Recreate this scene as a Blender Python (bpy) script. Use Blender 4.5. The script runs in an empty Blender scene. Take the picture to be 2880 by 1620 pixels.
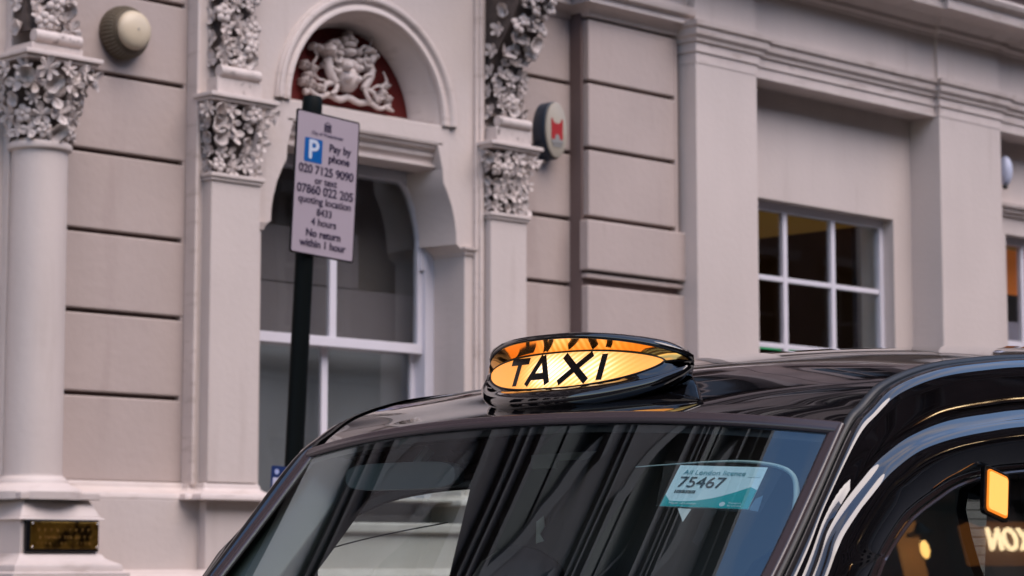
import bpy, bmesh, math, random
import numpy as np
from mathutils import Vector, Matrix
from mathutils.geometry import tessellate_polygon
R = math.radians
random.seed(7)
scene = bpy.context.scene
COL = scene.collection

# ------------------------------------------------------------------ camera
cd = bpy.data.cameras.new('camera'); cam = bpy.data.objects.new('camera', cd); COL.objects.link(cam)
cam.location = (0, -10.5, 1.5)
cam.rotation_euler = (R(90) + math.atan(766 / 6800), 0, R(-45))
cd.lens = 85; cd.sensor_width = 36; cd.clip_end = 500; cd.clip_start = .05
cd.dof.use_dof = True; cd.dof.focus_distance = 4.4; cd.dof.aperture_fstop = 10
scene.camera = cam

# ------------------------------------------------------------------ world, sun, exposure
SUN_EL, SUN_DIR = 56, Vector((.02, -1, 0)).normalized()      # horizontal direction towards the sun
W = bpy.data.worlds.new('World'); scene.world = W; W.use_nodes = True
nt = W.node_tree; nt.nodes.clear()
def N(t, **k):
    n = nt.nodes.new(t)
    for a, b in k.items(): setattr(n, a, b)
    return n
sky = N('ShaderNodeTexSky', sky_type='NISHITA', sun_disc=False)
sky.sun_elevation = R(SUN_EL); sky.sun_rotation = math.atan2(SUN_DIR.x, SUN_DIR.y)
sky.air_density = 1.1; sky.dust_density = .8; sky.ozone_density = 3.0
bg = N('ShaderNodeBackground'); bg.inputs[1].default_value = .15
bgc = N('ShaderNodeBackground'); bgc.inputs[0].default_value = (1.0, .86, .80, 1); bgc.inputs[1].default_value = .62
tc = N('ShaderNodeTexCoord'); mp = N('ShaderNodeMapping'); mp.inputs['Scale'].default_value = (1, 1, 2.2); mp.inputs['Location'].default_value = (1.35, .7, 2.6)
nz = N('ShaderNodeTexNoise'); nz.inputs['Scale'].default_value = 2.6; nz.inputs['Detail'].default_value = 9; nz.inputs['Roughness'].default_value = .58
rp = N('ShaderNodeValToRGB'); rp.color_ramp.elements[0].position = .46; rp.color_ramp.elements[1].position = .80
mx = N('ShaderNodeMixShader'); out = N('ShaderNodeOutputWorld')
L = nt.links.new
L(tc.outputs['Generated'], mp.inputs[0]); L(mp.outputs[0], nz.inputs['Vector']); L(nz.outputs['Fac'], rp.inputs[0])
L(sky.outputs[0], bg.inputs[0]); L(rp.outputs[0], mx.inputs[0]); L(bg.outputs[0], mx.inputs[1]); L(bgc.outputs[0], mx.inputs[2]); L(mx.outputs[0], out.inputs[0])
sd = bpy.data.lights.new('sun', 'SUN'); sun = bpy.data.objects.new('sun', sd); COL.objects.link(sun)
sd.energy = 1.5; sd.angle = R(55); sd.color = (1, .83, .74)
sv = Vector((SUN_DIR.x * math.cos(R(SUN_EL)), SUN_DIR.y * math.cos(R(SUN_EL)), math.sin(R(SUN_EL))))
sun.rotation_euler = sv.to_track_quat('Z', 'Y').to_euler()
vs = scene.view_settings
vs.view_transform = 'Standard'; vs.look = 'None'; vs.gamma = 1; vs.use_curve_mapping = False; EXPOSURE = 1.17; vs.exposure = EXPOSURE
EM = 2 ** -EXPOSURE          # lamps are exposed with the rest of the picture
scene.cycles.max_bounces = 8; scene.cycles.diffuse_bounces = 2; scene.cycles.transparent_max_bounces = 16; scene.cycles.glossy_bounces = 5
scene.cycles.caustics_reflective = False; scene.cycles.caustics_refractive = False

# ------------------------------------------------------------------ materials
def mat(name, col, rough=.6, metal=0, spec=.5, coat=0, var=0, vscale=3, streak=0, bump=0, bscale=40, emit=None, estr=0, dirt=None, dirtscale=14, dirtpos=(.5, .62), dirtsc=(1, 1, 1)):
    m = bpy.data.materials.new(name); m.use_nodes = True
    t = m.node_tree; b = t.nodes['Principled BSDF']
    b.inputs['Base Color'].default_value = (*col, 1); b.inputs['Roughness'].default_value = rough
    b.inputs['Metallic'].default_value = metal; b.inputs['Specular IOR Level'].default_value = spec
    b.inputs['Coat Weight'].default_value = coat; b.inputs['Coat Roughness'].default_value = .02
    if emit: b.inputs['Emission Color'].default_value = (*emit, 1); b.inputs['Emission Strength'].default_value = estr
    c = t.nodes.new('ShaderNodeTexCoord'); last = None
    def noise(scale, sc=(1, 1, 1), detail=5):
        mpp = t.nodes.new('ShaderNodeMapping'); mpp.inputs['Scale'].default_value = sc
        n = t.nodes.new('ShaderNodeTexNoise'); n.inputs['Scale'].default_value = scale; n.inputs['Detail'].default_value = detail
        t.links.new(c.outputs['Object'], mpp.inputs[0]); t.links.new(mpp.outputs[0], n.inputs['Vector']); return n
    def mul(fac_out, lo, hi, prev):
        mr = t.nodes.new('ShaderNodeMapRange'); mr.inputs['From Min'].default_value = .3; mr.inputs['From Max'].default_value = .7
        mr.inputs['To Min'].default_value = lo; mr.inputs['To Max'].default_value = hi
        t.links.new(fac_out, mr.inputs[0])
        mm = t.nodes.new('ShaderNodeMix'); mm.data_type = 'RGBA'; mm.blend_type = 'MULTIPLY'; mm.inputs['Factor'].default_value = 1
        if prev is None: mm.inputs['A'].default_value = (*col, 1)
        else: t.links.new(prev, mm.inputs['A'])
        cb = t.nodes.new('ShaderNodeCombineColor')
        for i in range(3): t.links.new(mr.outputs[0], cb.inputs[i])
        t.links.new(cb.outputs[0], mm.inputs['B']); return mm.outputs['Result']
    if var: last = mul(noise(vscale).outputs['Fac'], 1 - var, 1 + var * .5, last)
    if streak: last = mul(noise(6, (1, 1, .12)).outputs['Fac'], 1 - streak, 1 + streak * .3, last)
    if dirt:
        n = noise(dirtscale, dirtsc); rr = t.nodes.new('ShaderNodeValToRGB'); rr.color_ramp.elements[0].position = dirtpos[0]; rr.color_ramp.elements[1].position = dirtpos[1]
        t.links.new(n.outputs['Fac'], rr.inputs[0])
        mm = t.nodes.new('ShaderNodeMix'); mm.data_type = 'RGBA'; t.links.new(rr.outputs[0], mm.inputs['Factor'])
        if last is None: mm.inputs['A'].default_value = (*col, 1)
        else: t.links.new(last, mm.inputs['A'])
        mm.inputs['B'].default_value = (*dirt, 1); last = mm.outputs['Result']
    if last is not None: t.links.new(last, b.inputs['Base Color'])
    if bump:
        n = noise(bscale); bp = t.nodes.new('ShaderNodeBump'); bp.inputs['Strength'].default_value = bump; bp.inputs['Distance'].default_value = .01
        t.links.new(n.outputs['Fac'], bp.inputs['Height']); t.links.new(bp.outputs[0], b.inputs['Normal'])
    return m
def glass_mat(name, tint=(1, 1, 1), refl=1.0, rough=.0, base=.05, wob=0, wscale=3, gtint=(1, 1, 1)):
    m = bpy.data.materials.new(name); m.use_nodes = True; t = m.node_tree; t.nodes.clear()
    o = t.nodes.new('ShaderNodeOutputMaterial'); tr = t.nodes.new('ShaderNodeBsdfTransparent'); tr.inputs[0].default_value = (*tint, 1)
    g = t.nodes.new('ShaderNodeBsdfGlossy'); g.inputs['Roughness'].default_value = rough; g.inputs['Color'].default_value = (*gtint, 1)
    fc = t.nodes.new('ShaderNodeLayerWeight'); fc.inputs['Blend'].default_value = .5
    lw = t.nodes.new('ShaderNodeMath'); lw.operation = 'POWER'; t.links.new(fc.outputs['Facing'], lw.inputs[0]); lw.inputs[1].default_value = 5.0
    mu = t.nodes.new('ShaderNodeMath'); mu.operation = 'MULTIPLY_ADD'; mu.inputs[1].default_value = refl; mu.inputs[2].default_value = base; mu.use_clamp = True
    x = t.nodes.new('ShaderNodeMixShader')
    t.links.new(lw.outputs[0], mu.inputs[0]); t.links.new(mu.outputs[0], x.inputs[0]); t.links.new(tr.outputs[0], x.inputs[1]); t.links.new(g.outputs[0], x.inputs[2]); t.links.new(x.outputs[0], o.inputs[0])
    if wob:
        c = t.nodes.new('ShaderNodeTexCoord'); n = t.nodes.new('ShaderNodeTexNoise'); n.inputs['Scale'].default_value = wscale; n.inputs['Detail'].default_value = 1
        bp = t.nodes.new('ShaderNodeBump'); bp.inputs['Strength'].default_value = wob; bp.inputs['Distance'].default_value = .01
        t.links.new(c.outputs['Object'], n.inputs['Vector']); t.links.new(n.outputs['Fac'], bp.inputs['Height']); t.links.new(bp.outputs[0], g.inputs['Normal'])
    return m
def emit_mat(name, col, s):
    m = mat(name, (.1, .1, .1), emit=col, estr=s); return m

M = {}
M['cream'] = mat('cream_paint', (.60, .515, .475), .55, var=.05, vscale=1.3, streak=.03, bump=.2, bscale=26, dirt=(.44, .36, .32), dirtscale=7, dirtpos=(.60, 1.0), dirtsc=(1, 1, .10))
M['cream2'] = mat('cream_paint_moulding', (.62, .53, .49), .5, var=.06, vscale=5, streak=.04, dirt=(.40, .32, .28), dirtscale=9, dirtpos=(.56, .80), dirtsc=(.5, .5, 2))
M['sand'] = mat('sand_paint', (.46, .375, .342), .65, var=.06, vscale=1.9, streak=.03, bump=.3, bscale=20, dirt=(.34, .26, .235), dirtscale=5, dirtpos=(.58, .95), dirtsc=(1, 1, .16))
M['joint'] = mat('joint_paint', (.16, .11, .10), .85, var=.1)
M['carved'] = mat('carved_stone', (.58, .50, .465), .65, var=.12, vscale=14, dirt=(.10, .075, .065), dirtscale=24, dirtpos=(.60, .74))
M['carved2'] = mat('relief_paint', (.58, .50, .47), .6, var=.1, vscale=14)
M['soot_shade'] = mat('sooty_shaded_stone', (.10, .075, .065), .9, var=.3, vscale=20)  # soot and the shade between the leaves put into the core colour
M['red'] = mat('oxblood_paint', (.115, .010, .008), .6, spec=.3, var=.1)
M['white'] = mat('white_gloss', (.70, .67, .72), .35, var=.03)
M['glass'] = glass_mat('window_glass', (.9, .92, .92), 1.0, .0, .07, wob=.05)
M['brown'] = mat('dark_room', (.15, .095, .07), .9, var=.3, vscale=1)
M['blind'] = mat('grey_blind', (.25, .215, .22), .8, var=.1, vscale=2)
M['blind2'] = mat('frosted_panel', (.21, .215, .225), .7, var=.1, vscale=2)
M['ceil'] = mat('glowing_ceiling', (.5, .3, .08), .9, emit=(1, .5, .12), estr=.07 * EM)  # ceiling glows itself in place of lamplight falling on it
M['green'] = emit_mat('green_light', (.05, 1, .35), .8 * EM)
M['black'] = mat('black_gloss', (.004, .004, .005), .25)
M['poleblk'] = mat('pole_paint', (.003, .005, .005), .6, spec=.12)
M['plate'] = mat('sign_face', (.41, .345, .39), .28, var=.04, vscale=3)
M['ink'] = mat('ink', (.02, .012, .04), .4)
M['blue'] = mat('sign_blue', (.004, .10, .34), .3)
M['inkgrey'] = mat('ink_grey', (.12, .10, .16), .5)
M['navy'] = mat('navy', (.01, .03, .12), .35)
M['yellow'] = mat('yellow_ink', (.7, .35, .02), .5)
M['brass'] = mat('brass', (.60, .33, .06), .30, metal=1, var=.4, vscale=9, dirt=(.06, .035, .012), dirtscale=11, dirtpos=(.44, .60), bump=.25, bscale=12)
M['bronze'] = mat('engraving', (.75, .42, .12), .4, metal=1)
M['dome'] = mat('dome_plastic', (.60, .50, .36), .4)
M['drum'] = mat('drum_olive', (.11, .085, .055), .6, var=.2, vscale=20)
M['petrol'] = mat('alarm_case', (.006, .02, .04), .35)
M['oval'] = mat('alarm_face', (.38, .335, .27), .4)
M['sred'] = mat('alarm_red', (.35, .02, .02), .4)
M['sgrey'] = mat('alarm_grey', (.25, .24, .23), .5)
M['body'] = mat('taxi_paint', (.007, .006, .007), .05, spec=.6, coat=1, var=.3, vscale=6)
M['rubber'] = mat('rubber_seal', (.06, .042, .045), .24, spec=.7)
M['rubblk'] = mat('black_rubber', (.006, .006, .006), .4)
M['wscreen'] = glass_mat('windscreen_glass', (.80, .90, .88), 0.7, .0, .14, gtint=(.80, .95, 1.0))
M['sglass'] = glass_mat('side_glass', (.72, .80, .78), 1.0, .0, .07)
M['tint'] = glass_mat('rear_glass', (.50, .53, .53), 1.0, .0, .03)
M['trim'] = mat('cab_trim', (.085, .078, .084), .7, var=.1)
M['headl'] = mat('headliner', (.11, .105, .11), .9)
M['lighttrim'] = mat('light_trim', (.42, .52, .52), .5)
M['seat'] = mat('seat_vinyl', (.02, .022, .03), .5)
M['mirror'] = mat('mirror_shell', (.10, .12, .125), .35)
M['card'] = mat('licence_card', (.84, .95, .96), .35)
M['teal'] = mat('licence_teal', (.02, .42, .42), .35)
M['cardink'] = mat('licence_ink', (.03, .06, .08), .5)
M['cardink2'] = mat('licence_ink_pale', (.10, .35, .42), .5)
M['pouch'] = glass_mat('pouch_film', (.95, .98, 1.0), .8, .12, .05)
M['tyre'] = mat('tyre', (.015, .015, .015), .8)
M['chrome'] = mat('chrome', (.6, .6, .6), .1, metal=1)
M['asphalt'] = mat('asphalt', (.05, .05, .052), .85, var=.2, vscale=4, bump=.4, bscale=90)
M['paving'] = mat('paving_stone', (.13, .12, .11), .8, var=.15, vscale=2)
M['kerb'] = mat('kerb_stone', (.30, .28, .26), .8, var=.15)
M['brick'] = mat('opposite_brick', (.11, .065, .055), .8, var=.25, vscale=2)
M['stone'] = mat('opposite_stone', (.20, .17, .155), .8, var=.12)
M['upbrick'] = mat('upper_brick', (.15, .108, .104), .8, var=.25, vscale=2)
M['uptrim'] = mat('upper_trim_paint', (.155, .118, .112), .7)
M['darkglass'] = mat('dark_pane', (.012, .012, .014), .25, spec=.25)
M['white_line'] = mat('road_paint', (.6, .6, .57), .7, var=.2, vscale=20)
# lit lens of the roof sign: amber plastic with the bulbs glowing behind it
def lens_mat(k):
    m = bpy.data.materials.new('lit_amber_lens'); m.use_nodes = True; t = m.node_tree; b = t.nodes['Principled BSDF']
    b.inputs['Base Color'].default_value = (.8, .35, .06, 1); b.inputs['Roughness'].default_value = .18
    c = t.nodes.new('ShaderNodeTexCoord'); s = t.nodes.new('ShaderNodeSeparateXYZ'); t.links.new(c.outputs['Object'], s.inputs[0])
    def mth(op, a, b2=None, c2=None):
        n = t.nodes.new('ShaderNodeMath'); n.operation = op
        for i, v in enumerate((a, b2, c2)):
            if v is None: continue
            if isinstance(v, (int, float)): n.inputs[i].default_value = v
            else: t.links.new(v, n.inputs[i])
        return n.outputs[0]
    def lobe(y0, z0, sy, sz):
        a = mth('DIVIDE', mth('SUBTRACT', s.outputs[1], y0), sy); d = mth('DIVIDE', mth('SUBTRACT', s.outputs[2], z0), sz)
        return mth('EXPONENT', mth('MULTIPLY', mth('ADD', mth('MULTIPLY', a, a), mth('MULTIPLY', d, d)), -1))
    g = mth('ADD', mth('MULTIPLY', lobe(.035, 1.84, .055, .035), 1.0), mth('MULTIPLY', lobe(-.075, 1.84, .07, .04), .75))
    wv = t.nodes.new('ShaderNodeTexWave'); wv.inputs['Scale'].default_value = 42; wv.bands_direction = 'DIAGONAL'; t.links.new(c.outputs['Object'], wv.inputs['Vector'])
    g2 = mth('MULTIPLY', g, mth('MULTIPLY_ADD', wv.outputs['Fac'], .55, .62))
    rr = t.nodes.new('ShaderNodeValToRGB'); e = rr.color_ramp.elements
    e[0].position = 0; e[0].color = (1.0, .34, .055, 1); e[1].position = 1; e[1].color = (1, .88, .66, 1)
    x = e.new(.42); x.color = (1, .52, .17, 1)
    t.links.new(g2, rr.inputs[0]); t.links.new(rr.outputs[0], b.inputs['Emission Color'])
    t.links.new(mth('MULTIPLY_ADD', g2, .85 * k, .84 * k), b.inputs['Emission Strength'])
    return m
M['lens'] = lens_mat(1.15 * EM)
M['hoodin'] = mat('hood_lining', (.85, .42, .10), .10, metal=1)
M['lamp'] = mat('lit_amber_lamp', (.8, .5, .1), .2, emit=(1, .50, .12), estr=1.0 * EM)

# ------------------------------------------------------------------ mesh helpers
class MB:
    def __init__(s): s.v = []; s.f = []
    def add(s, vs, fs):
        k = len(s.v); s.v += [tuple(p) for p in vs]; s.f += [tuple(i + k for i in f) for f in fs]
    def box(s, x0, x1, y0, y1, z0, z1):
        s.add([(x, y, z) for x in (x0, x1) for y in (y0, y1) for z in (z0, z1)],
              [(0, 1, 3, 2), (4, 6, 7, 5), (0, 4, 5, 1), (2, 3, 7, 6), (0, 2, 6, 4), (1, 5, 7, 3)])
    def wbox(s, x0, x1, w0, w1, z0, z1): s.box(x0, x1, -w1, -w0, z0, z1)
    def grid(s, P, closeu=False, closev=False):
        nu, nv = len(P), len(P[0]); k = len(s.v)
        for r in P: s.v += [tuple(p) for p in r]
        for i in range(nu if closeu else nu - 1):
            for j in range(nv if closev else nv - 1):
                a = k + i * nv + j; b = k + i * nv + (j + 1) % nv; c = k + ((i + 1) % nu) * nv + (j + 1) % nv; d = k + ((i + 1) % nu) * nv + j
                s.f.append((a, b, c, d))
    def lathe(s, prof, cx, cy, n=40, axis='z', cz=0):
        P = []
        for r, h in prof:
            row = []
            for i in range(n):
                a = 2 * math.pi * i / n
                if axis == 'z': row.append((cx + r * math.cos(a), cy + r * math.sin(a), h))
                else: row.append((cx + r * math.cos(a), -h, cz + r * math.sin(a)))     # axis towards the street, h = w
            P.append(row)
        s.grid(P, closev=True)
        for end in (0, -1):
            k = len(s.v); s.v += P[end]; s.f.append(tuple(range(k, k + n)))
    def tube(s, pts, r, n=8, cap=True):
        pts = [Vector(p) for p in pts]; rs = r if isinstance(r, (list, tuple)) else [r] * len(pts)
        ref = None; P = []
        for i, p in enumerate(pts):
            d = (pts[min(i + 1, len(pts) - 1)] - pts[max(i - 1, 0)]).normalized()
            if ref is None: ref = d.orthogonal().normalized()
            ref = (ref - d * ref.dot(d)).normalized(); q = d.cross(ref)
            P.append([tuple(p + (ref * math.cos(2 * math.pi * j / n) + q * math.sin(2 * math.pi * j / n)) * rs[i]) for j in range(n)])
        s.grid(P, closev=True)
        if cap:
            for e in (0, -1):
                k = len(s.v); s.v += P[e]; s.f.append(tuple(range(k, k + n)))
    def ball(s, c, r, n=10, rot=None):
        rx, ry, rz = r if isinstance(r, (tuple, list)) else (r, r, r)
        P = []
        for i in range(n // 2 + 1):
            th = math.pi * i / (n // 2); row = []
            for j in range(n):
                ph = 2 * math.pi * j / n
                p = Vector((rx * math.sin(th) * math.cos(ph), ry * math.sin(th) * math.sin(ph), rz * math.cos(th)))
                if rot is not None: p = rot @ p
                row.append(tuple(p + Vector(c)))
            P.append(row)
        s.grid(P, closev=True)
    def mould(s, path, prof, capends=True):
        """sweep profile [(out, z)] along the plan path [(x, w)] with mitred corners (w = distance out from the wall plane)"""
        n = len(path); nor = []
        for i in range(n - 1):
            dx, dw = path[i + 1][0] - path[i][0], path[i + 1][1] - path[i][1]; l = math.hypot(dx, dw); nor.append((-dw / l, dx / l))
        P = []
        for i in range(n):
            a = nor[max(i - 1, 0)]; b = nor[min(i, n - 2)]; k = 1 + a[0] * b[0] + a[1] * b[1]; m = ((a[0] + b[0]) / k, (a[1] + b[1]) / k)
            P.append([(path[i][0] + m[0] * o, -(path[i][1] + m[1] * o), z) for o, z in prof])
        s.grid(P)
        if capends:
            for e in (0, -1):
                k = len(s.v); s.v += P[e]; s.f.append(tuple(range(k, k + len(prof))))
    def plate(s, outer, holes, w0, w1):
        """polygon in the (x, z) plane with holes, from w0 (back) to w1 (front)"""
        loops = [outer] + holes
        tri = tessellate_polygon([[Vector((x, z, 0)) for x, z in l] for l in loops]); flat = [p for l in loops for p in l]
        s.add([(x, -w1, z) for x, z in flat], tri); s.add([(x, -w0, z) for x, z in flat], tri)
        for l in loops:
            m = len(l); s.add([(x, -w1, z) for x, z in l] + [(x, -w0, z) for x, z in l], [(i, (i + 1) % m, m + (i + 1) % m, m + i) for i in range(m)])
    def obj(s, name, m, parent=None, smooth=False, bevel=0, sharp=35, subsurf=0, solid=0):
        me = bpy.data.meshes.new(name); me.from_pydata(s.v, [], s.f); me.validate()
        bm = bmesh.new(); bm.from_mesh(me); bmesh.ops.remove_doubles(bm, verts=bm.verts, dist=1e-5); bmesh.ops.recalc_face_normals(bm, faces=bm.faces); bm.to_mesh(me); bm.free()
        me.materials.append(m)
        if smooth:
            me.shade_smooth()
            if smooth != 'all': me.set_sharp_from_angle(angle=R(sharp))
        o = bpy.data.objects.new(name, me); COL.objects.link(o)
        if parent: o.parent = parent
        if bevel:
            b = o.modifiers.new('bevel', 'BEVEL'); b.width = bevel; b.segments = 2; b.limit_method = 'ANGLE'; b.angle_limit = R(40)
        if solid:
            b = o.modifiers.new('solid', 'SOLIDIFY'); b.thickness = solid
        return o
def box(name, m, parent, x0, x1, w0, w1, z0, z1, bevel=.004):
    b = MB(); b.wbox(x0, x1, w0, w1, z0, z1); return b.obj(name, m, parent, bevel=bevel)
def tag(o, label=None, cat=None, group=None, kind=None):
    if label: o['label'] = label
    if cat: o['category'] = cat
    if group: o['group'] = group
    if kind: o['kind'] = kind
    return o
def thing(name, label, cat, loc=(0, 0, 0), rot=(0, 0, 0), group=None):
    o = bpy.data.objects.new(name, None); COL.objects.link(o); o.location = loc; o.rotation_euler = rot; o.empty_display_size = .2
    return tag(o, label, cat, group)
def text(name, body, size, m, parent, loc, rot=(R(90), 0, 0), bold=0, align='CENTER', sx=1, ext=.0006, spacing=1, shear=0):
    fat, bold = bold, 0          # strokes are thickened below by merging shifted copies: an outline offset breaks small counters
    c = bpy.data.curves.new(name, 'FONT'); c.body = body; c.size = size * (1.0); c.align_x = align; c.align_y = 'CENTER'; c.extrude = ext; c.offset = bold; c.space_character = spacing; c.shear = shear
    tmp = bpy.data.objects.new(name + '_tmp', c); COL.objects.link(tmp)
    me = bpy.data.meshes.new_from_object(tmp.evaluated_get(bpy.context.evaluated_depsgraph_get()))
    bpy.data.objects.remove(tmp)
    if fat:
        bm = bmesh.new(); bm.from_mesh(me)
        for k, (dx, dy) in enumerate(((1, 0), (-1, 0), (0, .8), (0, -.8))):
            m2 = me.copy(); m2.transform(Matrix.Translation((dx * fat, dy * fat, -.00006 * (k + 1)))); bm.from_mesh(m2); bpy.data.meshes.remove(m2)
        bm.to_mesh(me); bm.free()
    me.name = name; me.materials.clear(); me.materials.append(m)
    o = bpy.data.objects.new(name, me); COL.objects.link(o); o.location = loc; o.rotation_euler = rot; o.scale = (sx, 1, 1)
    if parent: o.parent = parent
    return o
def spline(pts, n):
    """Catmull-Rom through points, n samples, uniform in parameter"""
    P = np.array(pts, float); m = len(P); E_ = np.vstack([2 * P[0] - P[1], P, 2 * P[-1] - P[-2]]); o_ = []
    for t in np.linspace(0, m - 1 - 1e-9, n):
        i = int(t); u = t - i; a, b, c, d = E_[i:i + 4]
        o_.append(.5 * ((2 * b) + (c - a) * u + (2 * a - 5 * b + 4 * c - d) * u * u + (3 * b - a - 3 * c + d) * u ** 3))
    return np.array(o_)

# ------------------------------------------------------------------ ground
def struct(name, b, m, **k): return tag(b.obj(name, m, **k), kind='structure')
b = MB(); b.box(-60, 120, -80, 60, -.3, -.02); struct('ground', b, M['asphalt'])
b = MB(); b.box(-60, 120, -13.4, -2.6, -.019, 0); struct('road', b, M['asphalt'])
b = MB(); b.box(-60, 120, -2.45, 3, -.018, .12); struct('pavement', b, M['paving'])
b = MB(); b.box(-60, 120, -2.6, -2.45, -.018, .125); struct('kerb', b, M['kerb'], bevel=.01)
b = MB(); b.box(-60, 120, -16.5, -13.55, -.018, .12); struct('pavement', b, M['paving'])
b = MB(); b.box(-60, 120, -13.55, -13.4, -.018, .125); struct('kerb', b, M['kerb'], bevel=.01)
b = MB()
for y in (-2.9, -3.15): b.box(-60, 120, y, y + .08, 0, .004)
struct('road_marking', b, M['white_line'])

# ================================================================== the ornate stucco building
B = thing('stucco_building', 'cream and sand stucco building with carved capitals and arched window, behind the parking sign', 'building')
CX = 9.232
# --- window opening outline (right half, relative to the centre line), from the bottom up
half = [(.785, 1.70), (.785, 3.335), (.715, 3.385), (.712, 3.46), (.700, 3.53), (.675, 3.615), (.640, 3.69), (.607, 3.745), (.600, 3.83), (.558, 3.975)]
opening = [(CX + x, z) for x, z in half] + [(CX - x, z) for x, z in reversed(half)]
ARZ, ARR = 4.092, .592
arch = [(CX + ARR * math.cos(math.pi * i / 32), ARZ + ARR * math.sin(math.pi * i / 32)) for i in range(33)]
b = MB(); b.plate([(7.985, 1.84), (10.45, 1.84), (10.45, 5.75), (7.985, 5.75)], [[(x, max(z, 1.86)) for x, z in opening], arch], -.30, .08)
b.obj('wall', M['cream'], B, bevel=.006)
box('wall', M['cream'], B, 6.3, 6.93, -.05, .08, 1.84, 5.75)
box('backing_wall', M['joint'], B, 6.93, 7.99, -.35, -.045, 1.6, 5.75, 0)
box('backing_wall', M['joint'], B, 10.44, 11.06, -.35, -.045, .2, 5.75, 0)
box('backing_wall', M['joint'], B, 11.02, 11.93, -.35, .10, .2, 5.75, 0)
box('backing_wall', M['cream'], B, 7.985, 8.40, -.35, -.301, .1, 5.75, 0)
b = MB(); holes = [[(4.05, .3), (6.22, .3), (6.22, 4.7), (4.05, 4.7)]] + [[(x, 1.3), (x + 2.0, 1.3), (x + 2.0, 4.4), (x, 4.4)] for x in (-13, -10, -7, -4, -1)]
b.plate([(-14, .1), (6.40, .1), (6.40, 5.75), (-14, 5.75)], holes, -.35, .04); b.obj('backing_wall', M['cream'], B)
b = MB(); b.wbox(-14, 6.30, -.60, -.50, .1, 5.0); b.obj('added_dark_glass', M['darkglass'], B)  # dark entrance and bays out of view, added to darken windscreen reflections
b = MB(); b.wbox(4.05, 6.22, -.495, -.44, 3.1, 3.18); b.wbox(5.10, 5.16, -.495, -.44, .3, 4.7); b.obj('added_bay_frame', M['black'], B)
# --- rusticated blocks
ZG = [1.915, 2.368, 2.803, 3.228, 3.655, 4.080, 4.53, 4.96, 5.40, 5.75]
for i in range(len(ZG) - 1):
    g = .012; z0, z1 = ZG[i] + (g if i else 0), ZG[i + 1] - g
    box('stone_block', M['sand'], B, 6.90, 7.99, -.046, random.uniform(-.002, .003), z0, z1, .008)
ZR = [.55, 1.1, 1.52, 1.95, 2.37, 2.803, 3.235, 3.655, 4.082, 4.53, 5.0]
for i in range(len(ZR) - 1):
    z0, z1 = ZR[i] + .012, ZR[i + 1] - .012
    box('stone_block', M['sand'], B, 10.44, 11.06, -.046, random.uniform(-.002, .003), z0, z1, .008)
ZP = [(.55, 1.08), (1.115, 1.52), (1.555, 1.95), (1.985, 2.37), (2.405, 2.80), (2.84, 3.222)]
for z0, z1 in ZP: box('stone_block', M['sand'], B, 11.022, 11.955, .09, .155, z0, z1, .008)
box('stone_block', M['sand'], B, 11.01, 11.965, .09, .168, 3.318, 3.638, .010)
box('stone_strip', M['sand'], B, 11.022, 11.955, .09, .145, 3.272, 3.298, .003)
box('stone_margin', M['sand'], B, 11.868, 11.897, .09, .1485, 3.64, 4.93, .002)
box('stone_margin', M['sand'], B, 7.958, 7.985, -.046, -.003, 1.92, 5.7, .002)
for z0, z1 in [(3.668, 4.086), (4.112, 4.515), (4.540, 4.93)]: box('stone_block', M['sand'], B, 11.04, 11.868, .09, .15, z0, z1, .008)
b = MB(); b.mould([(10.44, .0), (11.04, .0), (11.04, .15), (11.93, .15)], [(-.02, 4.945), (.01, 4.95), (.02, 4.975), (.055, 5.0), (.10, 5.015), (.10, 5.055), (.135, 5.07), (.145, 5.10), (.145, 5.12), (-.02, 5.14)])
b.obj('cornice_moulding', M['cream2'], B, smooth=True)
box('wall', M['cream'], B, 10.44, 11.95, -.04, .20, 5.13, 5.75)
# --- base ledge mouldings with breaks under the pilasters
ledge = [(-.03, 1.916), (.012, 1.914), (.02, 1.90), (.022, 1.885), (.04, 1.87), (.07, 1.86), (.09, 1.852), (.10, 1.835), (.10, 1.82), (-.03, 1.82)]
b = MB(); b.mould([(7.02, .0), (7.99, .0), (7.99, .055), (8.03, .055), (8.03, .14), (8.37, .14), (8.37, .055), (8.445, .055), (8.445, -.2)], ledge); b.obj('ledge_moulding', M['cream2'], B, bevel=.003, smooth=True)
b = MB(); b.mould([(10.02, -.2), (10.02, .055), (10.16, .055), (10.16, .14), (10.47, .14), (10.47, .0), (11.02, .0), (11.02, .13), (11.95, .13)], ledge); b.obj('ledge_moulding', M['cream2'], B, bevel=.003, smooth=True)
b = MB(); b.wbox(6.24, 8.47, -.3, .10, .3, 1.822); b.wbox(8.46, 10.0, -.3, .10, .3, 1.70); b.wbox(10.0, 11.98, -.3, .10, .3, 1.822); b.wbox(8.02, 8.40, .099, .165, .3, 1.822); b.wbox(10.15, 10.49, .099, .165, .3, 1.822)
b.obj('plinth', M['cream'], B, bevel=.006)
base = [(-.02, 1.455), (.012, 1.45), (.03, 1.435), (.07, 1.42), (.085, 1.41), (.085, 1.395), (.11, 1.385), (.11, 1.36), (-.02, 1.34)]
b = MB(); b.mould([(7.17, .1), (8.02, .1), (8.02, .165), (8.40, .165), (8.40, .1), (12.0, .1)], base); b.obj('base_moulding', M['cream2'], B, smooth=True)
b = MB(); b.wbox(6.2, 12.0, .05, .20, .12, 1.36); b.obj('plinth_foot', M['cream'], B, bevel=.006)
box('window_sill', M['cream2'], B, 8.44, 10.03, -.3, .13, 1.655, 1.715, .012)
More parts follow.
